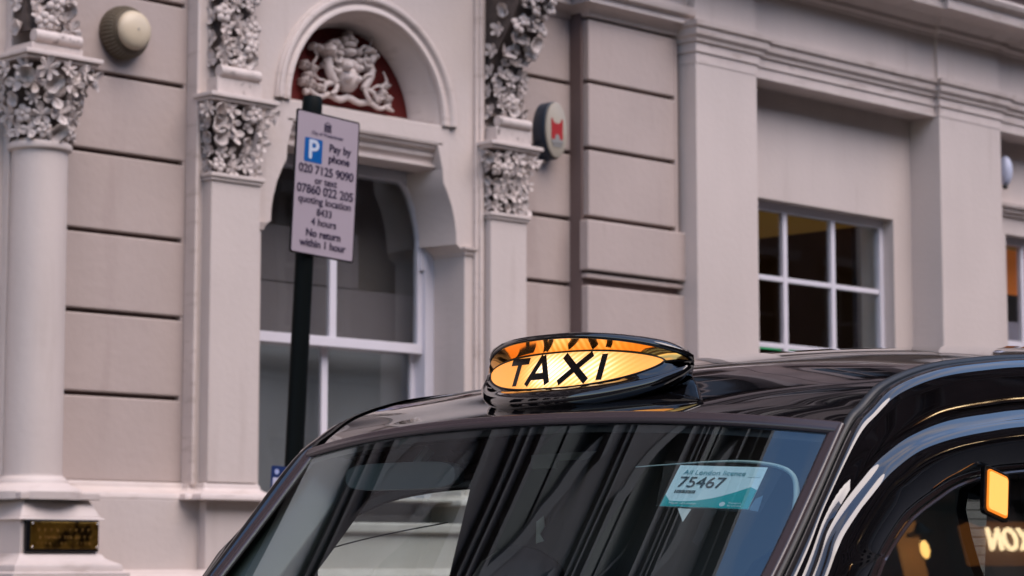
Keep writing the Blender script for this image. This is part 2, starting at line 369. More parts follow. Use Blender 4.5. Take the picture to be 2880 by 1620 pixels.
# --- column with round shaft
col = MB(); ccx, ccw, cr = 6.898, .20, .146
prof = [(.25, 1.80), (.25, 1.838), (.235, 1.856), (.205, 1.868), (.18, 1.882), (.176, 1.898), (.160, 1.912), (.150, 1.918), (cr + .002, 1.93)] + [(cr - .004 * t * t, 1.92 + 1.64 * t) for t in (0, .25, .5, .75, 1)] + [(.146, 3.562), (.162, 3.57), (.166, 3.585), (.162, 3.60), (.146, 3.608), (.14, 3.62)]
col.lathe([(r, h) for r, h in prof], ccx, -ccw, 56); col.obj('column', M['cream'], B, smooth=True)
box('wall', M['cream'], B, 6.76, 6.90, .079, .13, 1.90, 5.7)
# --- pedestal under the column, carrying the plaque
def frustum(b, a0, a1, z0, z1):   # a = (x0, x1, w)
    b.add([(a0[0], 0, z0), (a0[1], 0, z0), (a0[1], -a0[2], z0), (a0[0], -a0[2], z0), (a1[0], 0, z1), (a1[1], 0, z1), (a1[1], -a1[2], z1), (a1[0], -a1[2], z1)],
          [(0, 1, 2, 3), (4, 5, 6, 7), (2, 3, 7, 6), (0, 3, 7, 4), (1, 2, 6, 5)])
b = MB(); b.wbox(6.705, 7.165, 0, .395, 1.35, 1.702); frustum(b, (6.68, 7.19, .42), (6.69, 7.18, .41), 1.70, 1.713); frustum(b, (6.698, 7.172, .405), (6.745, 7.13, .36), 1.713, 1.80); b.wbox(6.70, 7.17, 0, .40, 1.80, 1.835)
b.obj('pedestal', M['cream'], B, bevel=.004)
b = MB(); b.mould([(6.705, .1), (6.705, .395), (7.165, .395), (7.165, .1)], [(-.01, 1.535), (.012, 1.53), (.025, 1.51), (.06, 1.49), (.085, 1.478), (.09, 1.465), (.09, 1.445), (.115, 1.437), (.115, 1.41), (-.01, 1.40)])
b.wbox(6.62, 7.25, .1, .48, 1.0, 1.41); b.obj('pedestal_foot', M['cream2'], B, smooth=True)
# --- pilasters
for x0, x1 in ((8.032, 8.372), (10.16, 10.468)):
    b = MB(); b.wbox(x0, x1, .07, .16, 1.916, 3.56); b.wbox(x0 - .012, x1 + .012, .07, .172, 3.556, 3.575); b.wbox(x0 - .02, x1 + .02, .07, .182, 3.575, 3.598); b.obj('pilaster', M['cream'], B, bevel=.005)
b = MB(); b.wbox(10.085, 10.16, .079, .105, 1.9, 5.7); b.wbox(10.11, 10.14, .104, .12, 1.9, 5.7); b.wbox(8.372, 8.40, .079, .09, 1.9, 3.6); b.wbox(7.975, 8.0, .0, .095, 1.9, 5.7); b.obj('edge_bead', M['cream2'], B, bevel=.006)
# --- jambs, impost, archivolt
b = MB(); b.mould([(10.017, -.22), (10.017, .082), (10.10, .082)], [(-.01, 3.325), (.01, 3.33), (.012, 3.345), (.03, 3.36), (.032, 3.372), (-.01, 3.376)]); b.obj('impost_moulding', M['cream2'], B, smooth=True); b = MB(); b.mould([(8.36, .082), (8.447, .082), (8.447, -.22)], [(-.01, 3.325), (.01, 3.33), (.012, 3.345), (.02, 3.36), (.022, 3.372), (-.01, 3.376)]); b.obj('impost_moulding', M['cream2'], B, smooth=True)
b = MB()
P = []
for i in range(49):
    a = math.pi * i / 48; ca, sa = math.cos(a), math.sin(a)
    P.append([(CX + r * ca * 1.0, -w, ARZ + r * sa) for r, w in ((.592, .05), (.592, .09), (.60, .10), (.625, .10), (.632, .092), (.645, .094), (.655, .112), (.672, .118), (.688, .112), (.692, .100), (.700, .100), (.706, .092), (.706, .07))])
b.grid(P); b.obj('archivolt', M['cream2'], B, smooth=True, sharp=50)
b = MB()
for i in range(49):
    pass
P = [[(CX + r * math.cos(math.pi * i / 48), -w, ARZ + r * math.sin(math.pi * i / 48)) for r, w in ((.593, .06), (.575, .03), (.572, -.02), (.560, -.03), (.553, -.10), (.538, -.115), (.536, -.17))] for i in range(49)]
b.grid(P); b.obj('arch_reveal', M['cream2'], B, smooth=True, sharp=50)
b = MB(); b.plate(arch, [], -.32, -.16); b.obj('tympanum', M['red'], B)
b = MB(); b.plate([(CX - .60, 3.965), (CX + .60, 3.965), (CX + .60, 4.155), (CX - .60, 4.155)], [], -.31, -.15); b.wbox(CX - .591, CX + .591, -.16, .06, 4.075, 4.095); b.obj('tympanum_sill', M['cream'], B)
# lintel moulding set in the head of the opening
b = MB(); b.mould([(CX - .60, .08), (CX + .60, .08)], [(0, 3.985), (0, 3.975), (-.018, 3.965), (-.02, 3.952), (-.05, 3.935), (-.052, 3.905), (-.075, 3.885), (-.078, 3.870), (-.058, 3.862), (-.058, 3.845), (-.085, 3.832), (-.20, 3.826), (-.20, 3.985)])
b.obj('lintel_moulding', M['cream2'], B, smooth=True)
# inner reveal brackets in the upper corners
for s in (-1, 1):
    b = MB(); P = []
    for x, z in [(.600, 3.83), (.607, 3.745), (.640, 3.69), (.675, 3.615), (.700, 3.53), (.712, 3.46), (.715, 3.385)]:
        P.append([(CX + s * (x + .001), -.079, z), (CX + s * (x - .02), .04, z), (CX + s * (x - .045), .20, z), (CX + s * (x + .12), .20, z)])
    b.grid(P); b.obj('corner_bracket', M['cream'], B, smooth=True)

# --- sash window
F_ = MB()
F_.wbox(CX + .715, CX + .79, -.30, -.19, 1.70, 3.40); F_.wbox(CX - .79, CX - .715, -.30, -.19, 1.70, 3.40); F_.wbox(CX - .62, CX + .62, -.30, -.19, 3.775, 3.84); F_.wbox(CX - .72, CX + .72, -.30, -.17, 1.70, 1.765)
for s in (-1, 1):
    P = []
    for (xo, xi, z) in [(.80, .685, 3.25), (.80, .683, 3.385), (.79, .665, 3.50), (.76, .635, 3.60), (.72, .60, 3.68), (.67, .56, 3.74), (.62, .50, 3.79), (.62, .45, 3.84)]:
        P.append([(CX + s * xo, .195, z), (CX + s * xi, .195, z), (CX + s * xi, .245, z), (CX + s * xo, .245, z)])
    F_.grid(P, closev=True)
win = F_.obj('sash_window', M['white'], B, bevel=.003)
b = MB(); b.wbox(CX - .026, CX + .026, -.245, -.215, 2.80, 3.80); b.wbox(CX - .70, CX + .70, -.26, -.205, 2.742, 2.800); b.wbox(CX - .715, CX - .675, -.25, -.215, 2.74, 3.5); b.wbox(CX + .675, CX + .715, -.25, -.215, 2.74, 3.5); b.obj('upper_sash', M['white'], win, bevel=.003)
b = MB(); b.wbox(CX - .024, CX + .024, -.31, -.285, 1.76, 2.75); b.wbox(CX - .715, CX + .715, -.31, -.28, 1.76, 1.85)
for s in (-1, 1): b.wbox(*sorted((CX + s * .68, CX + s * .735)), -.31, -.28, 1.76, 2.76)
b.obj('lower_sash', M['white'], win, bevel=.003)
b = MB(); b.wbox(CX - .70, CX + .70, -.234, -.230, 2.77, 3.82); b.obj('pane', M['glass'], win)
b = MB(); b.wbox(CX - .72, CX + .72, -.300, -.296, 1.80, 2.76); b.obj('pane', M['glass'], win)
b = MB(); b.wbox(8.2, 10.3, -1.25, -1.20, 1.2, 4.0); b.obj('room_wall', M['brown'], B)
b = MB(); b.wbox(8.35, 10.2, -.40, -.395, 1.7, 2.745); b.obj('frosted_screen', M['blind2'], B)
b = MB(); b.wbox(8.35, 10.2, -.42, -.415, 2.745, 3.12); b.wbox(8.35, 9.62, -.44, -.435, 3.13, 3.46); b.obj('room_screen', M['blind'], B)
b = MB(); b.wbox(8.2, 10.3, -1.2, -.33, 3.95, 4.0); b.wbox(8.2, 8.25, -1.2, -.33, 1.2, 4.0); b.wbox(10.25, 10.3, -1.2, -.33, 1.2, 4.0); b.wbox(8.2, 10.3, -1.2, -.33, 1.2, 1.25); b.obj('room_lining', M['brown'], B)

# --- carved leaves
def leaf_mesh(name, seed, lobes=3):
    rnd = random.Random(seed); P = []
    nt_, ns = 9, 7
    for i in range(nt_):
        t = i / (nt_ - 1)
        wd = (.12 + 1.0 * math.sin(math.pi * min(1, t * .93 + .05)) ** .8) * (1 + .15 * math.sin(t * math.pi * 2 * lobes - .8)) * .5 * (1 - t * .35)
        row = []
        for j in range(ns):
            u = j / (ns - 1) * 2 - 1
            x = u * wd * .86
            out = .14 + .34 * t ** 1.9 + .10 * abs(u) ** 2 - .24 * math.exp(-(u / .5) ** 2) * max(0, math.sin(math.pi * min(1, t * 1.15))) + .03 * math.sin(u * 7 + seed)
            z = t - .18 * (max(0, t - .72) / .28) ** 2 - .06 * abs(u)
            row.append((x, -out, z - .5))
        P.append(row)
    b = MB(); b.grid(P)
    back = [[(p[0] * .75, p[1] + .16, p[2]) for p in r] for r in P]
    b.grid(back)
    rim = [P[0][j] for j in range(ns)] + [P[i][-1] for i in range(1, nt_)] + [P[-1][j] for j in range(ns - 2, -1, -1)] + [P[i][0] for i in range(nt_ - 2, 0, -1)]
    rb = [back[0][j] for j in range(ns)] + [back[i][-1] for i in range(1, nt_)] + [back[-1][j] for j in range(ns - 2, -1, -1)] + [back[i][0] for i in range(nt_ - 2, 0, -1)]
    b.grid([rim, rb], closev=True)
    me = bpy.data.meshes.new(name); me.from_pydata(b.v, [], b.f); bm = bmesh.new(); bm.from_mesh(me); bmesh.ops.remove_doubles(bm, verts=bm.verts, dist=1e-5); bmesh.ops.recalc_face_normals(bm, faces=bm.faces); bm.to_mesh(me); bm.free()
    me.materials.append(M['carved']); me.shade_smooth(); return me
def ivy_mesh(name, seed, lobes):
    rnd = random.Random(seed); nr, na = 6, 40; P = []
    for i in range(nr):
        q = i / (nr - 1); row = []
        for j in range(na):
            a = 2 * math.pi * j / na; ph = (a * lobes / 2)
            lob = abs(math.cos(ph)) ** .8; r = (.20 + .34 * lob) * (1.15 if math.cos(a) > .6 else .92)
            out = .20 - .10 * q * q + .20 * (q ** 3) * lob - .09 * q * (1 - lob) + (.05 if q < .9 and lob > .97 else 0) * -1
            row.append((r * q * math.sin(a), -out + .05 * math.sin(seed + 3 * a) * q, r * q * math.cos(a)))
        P.append(row)
    back = [[(p[0] * .8, p[1] + .14, p[2] * .8) for p in r] for r in P[1:]]
    b = MB(); b.grid(P, closev=True); b.grid(back, closev=True); b.grid([P[-1], back[-1]], closev=True)
    me = bpy.data.meshes.new(name); me.from_pydata(b.v, [], b.f); bm = bmesh.new(); bm.from_mesh(me); bmesh.ops.remove_doubles(bm, verts=bm.verts, dist=1e-5); bmesh.ops.recalc_face_normals(bm, faces=bm.faces); bm.to_mesh(me); bm.free()
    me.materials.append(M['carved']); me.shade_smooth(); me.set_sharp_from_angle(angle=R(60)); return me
LEAF = [ivy_mesh('leaf', 1, 5), ivy_mesh('leaf', 2, 5), ivy_mesh('leaf', 3, 3), ivy_mesh('leaf', 4, 7), leaf_mesh('leaf', 5, 2)]
b = MB()
for k in range(5):
    a = 2 * math.pi * k / 5; b.ball((.30 * math.cos(a), -.12, .30 * math.sin(a)), (.24, .16, .24), 8)
b.ball((0, -.22, 0), (.16, .14, .16), 8)
ro = b.obj('flower', M['carved'], None, smooth='all'); FLOWER = ro.data; bpy.data.objects.remove(ro)
def put_leaf(parent, p, n, size, roll, me=None, tilt=0):
    """n = outward direction (x, y); leaf's -y axis points along n"""
    o = bpy.data.objects.new('flower' if me is FLOWER else 'leaf', me or random.choice(LEAF)); COL.objects.link(o)
    ang = math.atan2(n[0], -n[1]); o.rotation_mode = 'XYZ'
    mt = Matrix.Rotation(ang, 4, 'Z') @ Matrix.Rotation(tilt, 4, 'X') @ Matrix.Rotation(roll, 4, 'Y')
    o.matrix_world = Matrix.Translation(p) @ mt @ Matrix.Diagonal((size, size, size, 1)); o.parent = parent
    return o
def capital_square(x0, x1, w0, wf, z0, z1, seed):
    """flaring bell of a pilaster capital with its abacus and leaves"""
    rnd = random.Random(seed); fl = .055
    b = MB()
    P = []
    for t in (0, .3, .6, .85, 1):
        e = fl * t * t * .8 - .045; z = z0 + (z1 - z0 - .03) * t; P.append([(x0 - e, -w0, z), (x0 - e, -(wf + e), z), (x1 + e, -(wf + e), z), (x1 + e, -w0, z)])
    b.grid(P); c = b.obj('capital', M['soot_shade'], B)
    b = MB(); b.wbox(x0 - fl, x1 + fl, w0, wf + fl + .01, z1 - .022, z1 - .004); b.wbox(x0 - fl - .014, x1 + fl + .014, w0, wf + fl + .026, z1 - .004, z1 + .02); b.obj('abacus', M['cream2'], c, bevel=.004)
    wd = x1 - x0
    for row, (t, n_, sz) in enumerate([(.10, 4, .095), (.29, 4, .10), (.48, 4, .105), (.67, 4, .105), (.85, 5, .10)]):
        for i in range(n_):
            u = (i + .5 + (.0 if row % 2 else .15)) / n_ + rnd.uniform(-.04, .04); e = fl * t * t
            x = x0 - e + (wd + 2 * e) * u
            put_leaf(c, Vector((x, -(wf + e - .008), z0 + (z1 - z0) * t + rnd.uniform(-.01, .01))), (0, -1), sz * rnd.uniform(.8, 1.15), rnd.uniform(-.9, .9) if rnd.random() < .7 else rnd.uniform(-3, 3), tilt=rnd.uniform(-.2, .35), me=FLOWER if rnd.random() < .13 else None).scale *= (1 if rnd.random() < .9 else .7)
        for i in range(2):
            e = fl * t * t
            put_leaf(c, Vector((x0 - e + .015, -(w0 + (wf - w0) * (i + .5) / 2), z0 + (z1 - z0) * t)), (-1, -.15), sz * rnd.uniform(.65, .9), rnd.uniform(-.7, .7))
    for s, xx in ((-1, x0 - fl), (1, x1 + fl)):     # corner volute leaves
        put_leaf(c, Vector((xx, -(wf + fl - .02), z1 - .075)), (s * .7, -.7), .09, s * .3, tilt=.2)
    return c
capital_square(8.032, 8.372, .07, .16, 3.60, 4.01, 3)
capital_square(10.16, 10.468, .07, .16, 3.60, 4.005, 4)
# round capital over the column
rnd = random.Random(11); b = MB(); b.lathe([(.115, 3.61), (.12, 3.72), (.135, 3.85), (.165, 3.95), (.185, 4.0)], ccx, -ccw, 32); c = b.obj('capital', M['soot_shade'], B, smooth=True)
b = MB(); b.wbox(6.672, 7.105, .05, .41, 4.0, 4.018); b.wbox(6.655, 7.12, .05, .43, 4.018, 4.042); b.obj('abacus', M['cream2'], c, bevel=.005)
for row, (z, r, n_, sz) in enumerate([(3.655, .150, 9, .10), (3.735, .165, 8, .105), (3.815, .185, 8, .105), (3.89, .205, 9, .11), (3.955, .235, 9, .10)]):
    for i in range(n_):
        a = -math.pi / 2 + (i - (n_ - 1) / 2 + (.4 if row % 2 else 0)) * 2 * math.pi / (n_ * 1.5)
        put_leaf(c, Vector((ccx + r * math.cos(a), -ccw + r * math.sin(a), z)), (math.cos(a), math.sin(a)), sz * rnd.uniform(.8, 1.2), rnd.uniform(-.8, .8), tilt=rnd.uniform(-.1, .4), me=FLOWER if rnd.random() < .1 else None)
for xx, ww in ((6.69, .39), (7.085, .39), (6.69, .1)):
    put_leaf(c, Vector((xx, -ww, 3.93)), ((-.7 if xx < 6.9 else .7), -.7), .11, 0, tilt=.3)
# --- carved consoles
def console(x0, x1, prof, seed, zbase):
    """prof: (z, w) front line from the bottom up"""
    rnd = random.Random(seed); b = MB(); b.grid([[(x0, -.05, z), (x0, -(w - .06), z), (x1, -(w - .06), z), (x1, -.05, z)] for z, w in prof]); c = b.obj('console', M['soot_shade'], B)
    b = MB(); w0 = prof[0][1]
    b.wbox(x0 - .02, x1 + .02, .06, w0 + .0, zbase, prof[0][0] - .07); b.tube([(x0 - .005, -(w0 - .01), prof[0][0] - .035), (x1 + .005, -(w0 - .01), prof[0][0] - .035)], .034, 14); b.obj('scroll', M['carved'], c, smooth=True, bevel=.003)
    zt = prof[-1][0]; zb = prof[0][0]; n_ = int((zt - zb) / .062)
    zs = [p[0] for p in prof]; ws = [p[1] for p in prof]
    for i in range(n_):
        z = zb + .03 + i * .062; w = float(np.interp(z, zs, ws)); dw = float(np.interp(z + .05, zs, ws) - w) / .05
        for k in range(3):
            x = x0 + (x1 - x0) * (k + .5 + rnd.uniform(-.25, .25)) / 3
            put_leaf(c, Vector((x, -(w - .02 + rnd.uniform(-.012, .012)), z + rnd.uniform(-.02, .02))), (rnd.uniform(-.4, .4), -1), rnd.uniform(.08, .115), rnd.uniform(-3.1, 3.1), tilt=rnd.uniform(-.2, .3) - math.atan(dw) * .5, me=FLOWER if rnd.random() < .3 else None)
        if i % 2 == 0: put_leaf(c, Vector((x0, -(w * .6), z)), (-1, -.2), .10, rnd.uniform(-1, 1))
    return c
console(8.075, 8.345, [(4.20, .17), (4.30, .165), (4.45, .155), (4.62, .165), (4.75, .20), (4.9, .26)], 21, 4.03)
console(10.19, 10.45, [(4.19, .20), (4.27, .165), (4.42, .165), (4.56, .22), (4.68, .31), (4.80, .39), (4.92, .46), (5.1, .56)], 22, 4.03)
console(6.77, 7.04, [(4.17, .33), (4.26, .30), (4.40, .28), (4.55, .27), (4.7, .28)], 23, 4.05)

# --- relief in the tympanum: two supporters, shield, crown, ribbon
b = MB(); rw = -.15
def E(x, z, rx, rz, d=.05, a=0): b.ball((CX + x, -(rw + d * .35), ARZ + z), (rx, d, rz), 12, Matrix.Rotation(R(a), 3, 'Y'))
def T(pts, r, d=.03):
    q = spline([(CX + x, -(rw + d), ARZ + z) for x, z in pts], len(pts) * 4); k = len(q)
    b.tube([tuple(p) for p in q], [r * .80 * (.55 + .45 * math.sin(math.pi * min(1, (i + 2) / k))) for i in range(k)], 8)
E(-.01, .20, .115, .12, .07); E(-.01, .17, .09, .10, .10); E(-.01, .27, .10, .05, .085)      # shield
E(-.06, .24, .03, .035, .13); E(.04, .24, .03, .035, .13); E(-.06, .16, .028, .035, .13); E(.03, .16, .03, .035, .13)
E(-.01, .355, .055, .035, .10); E(-.01, .41, .065, .03, .09); E(-.055, .44, .022, .03, .08); E(-.01, .455, .025, .035, .09); E(.035, .44, .022, .03, .08); E(-.01, .495, .016, .02, .08)   # helmet and crown
rnd = random.Random(5)
for s in (-1, 1):                                            # mantling scrolls
    for k in range(9):
        x = s * rnd.uniform(.09, .27); z = rnd.uniform(.28, .45) - abs(x) * .28
        E(x - .01, z, rnd.uniform(.02, .04), rnd.uniform(.02, .035), rnd.uniform(.05, .09), rnd.uniform(0, 180))
    T([(s * .06, .36), (s * .13, .42), (s * .20, .38), (s * .17, .33), (s * .13, .36)], .017, .07)
    T([(s * .10, .30), (s * .18, .31), (s * .24, .26)], .016, .06)
# left supporter (lion): body, mane, head, legs, tail
T([(-.13, .12), (-.18, .18), (-.20, .26), (-.18, .33)], .047, .06); E(-.19, .345, .052, .055, .10); E(-.225, .335, .028, .022, .13); E(-.15, .385, .018, .018, .08)
T([(-.17, .28), (-.12, .27), (-.10, .31)], .02, .09); T([(-.18, .22), (-.13, .20), (-.10, .22)], .02, .09)
T([(-.15, .12), (-.22, .10), (-.24, .04)], .027, .06); T([(-.13, .11), (-.15, .06), (-.19, .04)], .024, .08)
T([(-.20, .13), (-.29, .14), (-.33, .22), (-.29, .29), (-.32, .34)], .014, .04); E(-.32, .36, .022, .03, .06, 30)
# right supporter (unicorn): body, arched neck, head with horn, legs, tail
T([(.12, .11), (.17, .18), (.20, .25), (.19, .33)], .042, .06); T([(.19, .31), (.215, .36), (.19, .40)], .03, .07); E(.165, .395, .036, .022, .10, -30); T([(.18, .41), (.20, .47), (.225, .52)], .009, .06)
T([(.18, .28), (.13, .28), (.10, .32)], .016, .09); T([(.18, .22), (.13, .21), (.10, .18)], .016, .09)
T([(.14, .12), (.22, .10), (.26, .04)], .024, .06); T([(.12, .11), (.15, .06), (.19, .03)], .02, .08)
T([(.21, .13), (.29, .16), (.34, .10), (.30, .07), (.27, .10)], .016, .05); T([(.30, .15), (.36, .20), (.33, .27)], .016, .04)
# ribbon and flower clusters at the foot
T([(-.36, .05), (-.27, .01), (-.18, .035), (-.08, .015), (0, .04), (.10, .015), (.20, .03), (.30, .0), (.40, .045)], .030, .04)
T([(-.40, .03), (-.34, .035)], .03, .03); T([(.34, .02), (.42, -.005)], .024, .05)
for x, z, r in [(-.36, .14, .038), (-.39, .22, .034), (-.33, .09, .035), (-.40, .10, .030), (-.31, .20, .028), (.33, .11, .035), (.38, .08, .030), (.36, .17, .026), (.28, .06, .03), (-.26, .075, .03)]:
    for k in range(5): E(x + r * .6 * math.cos(k * 1.257), z + r * .6 * math.sin(k * 1.257), r * .5, r * .5, .05)
    E(x, z, r * .4, r * .4, .075)
_k = .84
b.v = [(x, -(rw) + (y + rw) * .75 - .003, z) for x, y, z in b.v]
b.v = [(CX + (x - CX) * _k + .018, y, ARZ + (z - ARZ) * _k + .088) for x, y, z in b.v]
b.obj('heraldic_relief', M['carved2'], B, smooth='all')

# --- upper storeys of the same building (only met in reflections)
def storeys(parent, x0, x1, w, z0, nfl, fh, bay, wall, trim, ww=1.15, wh=2.0, side=1, yoff=0):
    """rows of sash windows; side=+1 faces the street at -y, -1 faces +y"""
    Y = lambda d: yoff - side * d
    def bx(bb, xa, xb, d0, d1, za, zb): bb.box(xa, xb, min(Y(d0), Y(d1)), max(Y(d0), Y(d1)), za, zb)
    wl = MB(); tr = MB(); gl = MB(); n = max(1, int((x1 - x0) / bay)); st = (x1 - x0) / n
    for f in range(nfl):
        zf = z0 + f * fh; zs = zf + .7; zt = zs + wh
        bx(wl, x0, x1, w - .3, w, zf, zs); bx(wl, x0, x1, w - .3, w, zt, zf + fh)
        bx(tr, x0, x1, w, w + .12, zf - .02, zf + .14); bx(tr, x0, x1, w, w + .2, zf + .14, zf + .2)
        for i in range(n):
            xc = x0 + (i + .5) * st
            bx(wl, x0 + i * st, xc - ww / 2, w - .3, w, zs, zt); bx(wl, xc + ww / 2, x0 + (i + 1) * st, w - .3, w, zs, zt)
            bx(tr, xc - ww / 2 - .15, xc - ww / 2, w, w + .06, zs, zt); bx(tr, xc + ww / 2, xc + ww / 2 + .15, w, w + .06, zs, zt)
            bx(tr, xc - ww / 2 - .25, xc + ww / 2 + .25, w, w + .22, zt + .001, zt + .16); bx(tr, xc - ww / 2 - .2, xc + ww / 2 + .2, w, w + .14, zs - .12, zs - .001)
            bx(gl, xc - ww / 2, xc + ww / 2, w - .22, w - .2, zs, zt)
            bx(tr, xc - .02, xc + .02, w - .199, w - .17, zs, zt); bx(tr, xc - ww / 2, xc - .021, w - .198, w - .16, (zs + zt) / 2 - .03, (zs + zt) / 2 + .03); bx(tr, xc + .021, xc + ww / 2, w - .198, w - .16, (zs + zt) / 2 - .03, (zs + zt) / 2 + .03)
    zt = z0 + nfl * fh
    bx(tr, x0, x1, w, w + .3, zt, zt + .2); bx(tr, x0, x1, w, w + .6, zt + .2, zt + .45); bx(wl, x0, x1, w - .3, w + .05, zt, zt + .9)
    wl.obj('upper_wall', wall, parent); tag(tr.obj('upper_trim', trim, parent), kind='stuff'); tag(gl.obj('upper_panes', M['darkglass'], parent), kind='stuff')
UP_N = 4
storeys(B, -14, 11.93, .05, 5.76, UP_N, 3.5, 2.1, M['upbrick'], M['uptrim'])
b = MB(); b.box(-14, 11.93, .5, 9, 0.1, 16.5); b.obj('rear_mass', M['stone'], B)
box('upper_band', M['cream2'], B, 6.2, 11.93, .0, .5, 5.60, 5.745)

# ================================================================== the plainer pilastered building on the right
C_ = thing('pilastered_building', 'plain cream building with broad white pilasters and small paned window, right of the rusticated pier', 'building')
PW = .27
pil = [(11.945, 12.575), (14.70, 15.50), (18.0, 18.7)]
for x0, x1 in pil: box('pilaster', M['cream'], C_, x0, x1, -.35, PW, .12, 4.845)
box('wall', M['cream'], C_, 12.57, 12.77, -.3, -.0, .12, 4.86, 0)
b = MB(); b.plate([(12.57, .12), (14.71, .12), (14.71, 4.86), (12.57, 4.86)], [[(12.72, 2.3), (14.475, 2.3), (14.475, 3.995), (12.72, 3.995)]], -.3, .0); b.obj('wall', M['cream'], C_, bevel=.004)
b = MB(); b.plate([(15.49, .12), (18.0, .12), (18.0, 4.86), (15.49, 4.86)], [[(15.95, 2.0), (17.4, 2.0), (17.4, 4.03), (15.95, 4.03)]], -.3, .0); b.obj('wall', M['cream'], C_, bevel=.004)
# architrave that breaks forward over each pilaster, frieze, cornice
def brk(o, ex=0):
    p = []
    for x0, x1 in pil: x0 -= .003; x1 += .003; p += [(x0, o), (x0, o + .039), (x1, o + .039), (x1, o)] if x0 > 12 else [(x0, o + .039), (x1, o + .039), (x1, o)]
    return p + [(26, o)]
b = MB(); b.mould([(11.942, -.1)] + brk(.235), [(-.25, 4.765), (0, 4.765), (0, 4.835), (.012, 4.84), (.012, 4.845), (.014, 4.90), (.030, 4.905), (.034, 4.925), (.055, 4.945), (.060, 4.965), (.060, 4.985), (.080, 5.0), (.085, 5.03), (.0, 5.05), (-.25, 5.05)])
b.obj('architrave', M['cream2'], C_, smooth=True, sharp=25)
b = MB(); b.wbox(11.945, 12.575, -.3, .265, 5.04, 5.45); b.wbox(12.57, 26, -.3, .235, 5.04, 5.45); b.wbox(14.70, 15.50, .2, .265, 5.041, 5.45); b.obj('frieze', M['cream'], C_, bevel=.003)
corn = [(-.25, 5.36), (.012, 5.365), (.02, 5.385), (.05, 5.40), (.055, 5.43), (.085, 5.44), (.13, 5.47), (.14, 5.475), (.31, 5.48), (.315, 5.50), (.315, 5.555), (.33, 5.56), (.36, 5.58), (.375, 5.61), (.375, 5.63), (-.25, 5.76)]
b = MB(); b.mould([(11.942, -.1)] + brk(.235), corn); b.obj('cornice', M['cream2'], C_, smooth=True, sharp=25)
# --- paned window
wf = MB(); X0, X1, Z0, Z1 = 12.77, 14.425, 2.34, 3.935
wf.wbox(12.72, X0, -.14, -.09, 2.3, 3.995); wf.wbox(X1, 14.475, -.14, -.09, 2.3, 3.995); wf.wbox(X0, X1, -.14, -.09, Z1, 3.995); wf.wbox(X0, X1, -.14, -.09, 2.3, Z0)
pw = wf.obj('sash_window', M['white'], C_, bevel=.003)
xs = [X0 + (X1 - X0) * k / 3 for k in (1, 2)]; zs = [3.462, 2.99, 2.60]
for x in xs: b = MB(); b.wbox(x - .024, x + .024, -.13, -.095, Z0, Z1); b.obj('glazing_bar', M['white'], pw, bevel=.004)
for z in zs: b = MB(); b.wbox(X0, X1, -.129, -.098, z - .018, z + .018); b.obj('glazing_bar', M['white'], pw, bevel=.004)
ex = [X0] + xs + [X1]; ez = [Z0, 2.60, 2.99, 3.462, Z1]
for i in range(3):
    for j in range(4):
        b = MB(); b.wbox(ex[i], ex[i + 1], -.122, -.118, ez[j], ez[j + 1]); b.obj('pane', M['glass'], pw)
b = MB(); b.wbox(12.2, 16.5, -3.05, -3.0, .5, 4.5); b.wbox(12.2, 12.25, -3.0, -.35, .5, 4.5); b.wbox(12.2, 18, -3.0, -.35, 1.0, 1.05); b.wbox(15.2, 15.25, -3, -.35, .5, 4.1); b.obj('room_lining', M['brown'], C_)
b = MB(); b.wbox(12.2, 18, -3.0, -.32, 4.10, 4.15); b.obj('room_ceiling', M['ceil'], C_)
b = MB()
b.grid([[(14.50 + .042 * i, .40 + .04 * math.sin(i * 2.1), z) for i in range(14)] for z in (2.2, 3.0, 3.98)]); b.obj('curtain', mat('brown_curtain', (.22, .16, .165), .9, var=.2), C_, smooth='all')
b = MB(); b.wbox(13.80, 14.60, -.80, -.77, 3.06, 3.10); b.obj('green_strip_light', M['green'], C_)
b = MB(); b.wbox(13.20, 13.24, -.9, -.86, 2.6, 4.3); b.obj('room_post', M['trim'], C_)
# --- second window further along
wf = MB(); wf.wbox(15.95, 16.0, -.14, -.09, 2.0, 4.03); wf.wbox(16.0, 17.4, -.14, -.09, 3.97, 4.03); wf.wbox(17.33, 17.4, -.14, -.09, 2.0, 3.97)
p2 = wf.obj('sash_window', M['white'], C_, bevel=.003)
for x in (16.32, 16.66, 17.0): b = MB(); b.wbox(x - .025, x + .025, -.13, -.095, 2.0, 3.97); b.obj('glazing_bar', M['white'], p2)
for z in (3.19, 2.6): b = MB(); b.wbox(16.0, 17.33, -.129, -.098, z - .025, z + .025); b.obj('glazing_bar', M['white'], p2)
b = MB(); b.wbox(16.0, 17.33, -.122, -.118, 2.0, 3.97); b.obj('pane', M['glass'], p2)
b = MB(); b.wbox(15.9, 17.9, -.33, -.31, 3.62, 3.98); b.obj('orange_shade', mat('orange_shade', (.5, .12, .01), .6, emit=(1, .25, .02), estr=.18 * EM), C_)
b = MB(); b.wbox(15.9, 17.9, -.33, -.31, 2.6, 3.40); b.obj('net_curtain', mat('net_curtain', (.35, .31, .38), .8), C_)
b = MB(); b.mould([(15.5, 0), (18, 0)], [(-.02, 4.16), (.02, 4.17), (.03, 4.19), (.05, 4.20), (.055, 4.225), (.08, 4.235), (.085, 4.26), (-.02, 4.27)]); b.obj('window_hood', M['cream2'], C_, smooth=True)
box('wall', M['cream'], C_, 18.7, 40, -.3, .0, .12, 4.86, 0)
storeys(C_, 11.95, 40, .05, 5.77, UP_N, 3.5, 2.4, M['upbrick'], M['uptrim'])
b = MB(); b.box(11.95, 40, 3.5, 9, 0.1, 16.5); b.obj('rear_mass', M['stone'], C_)

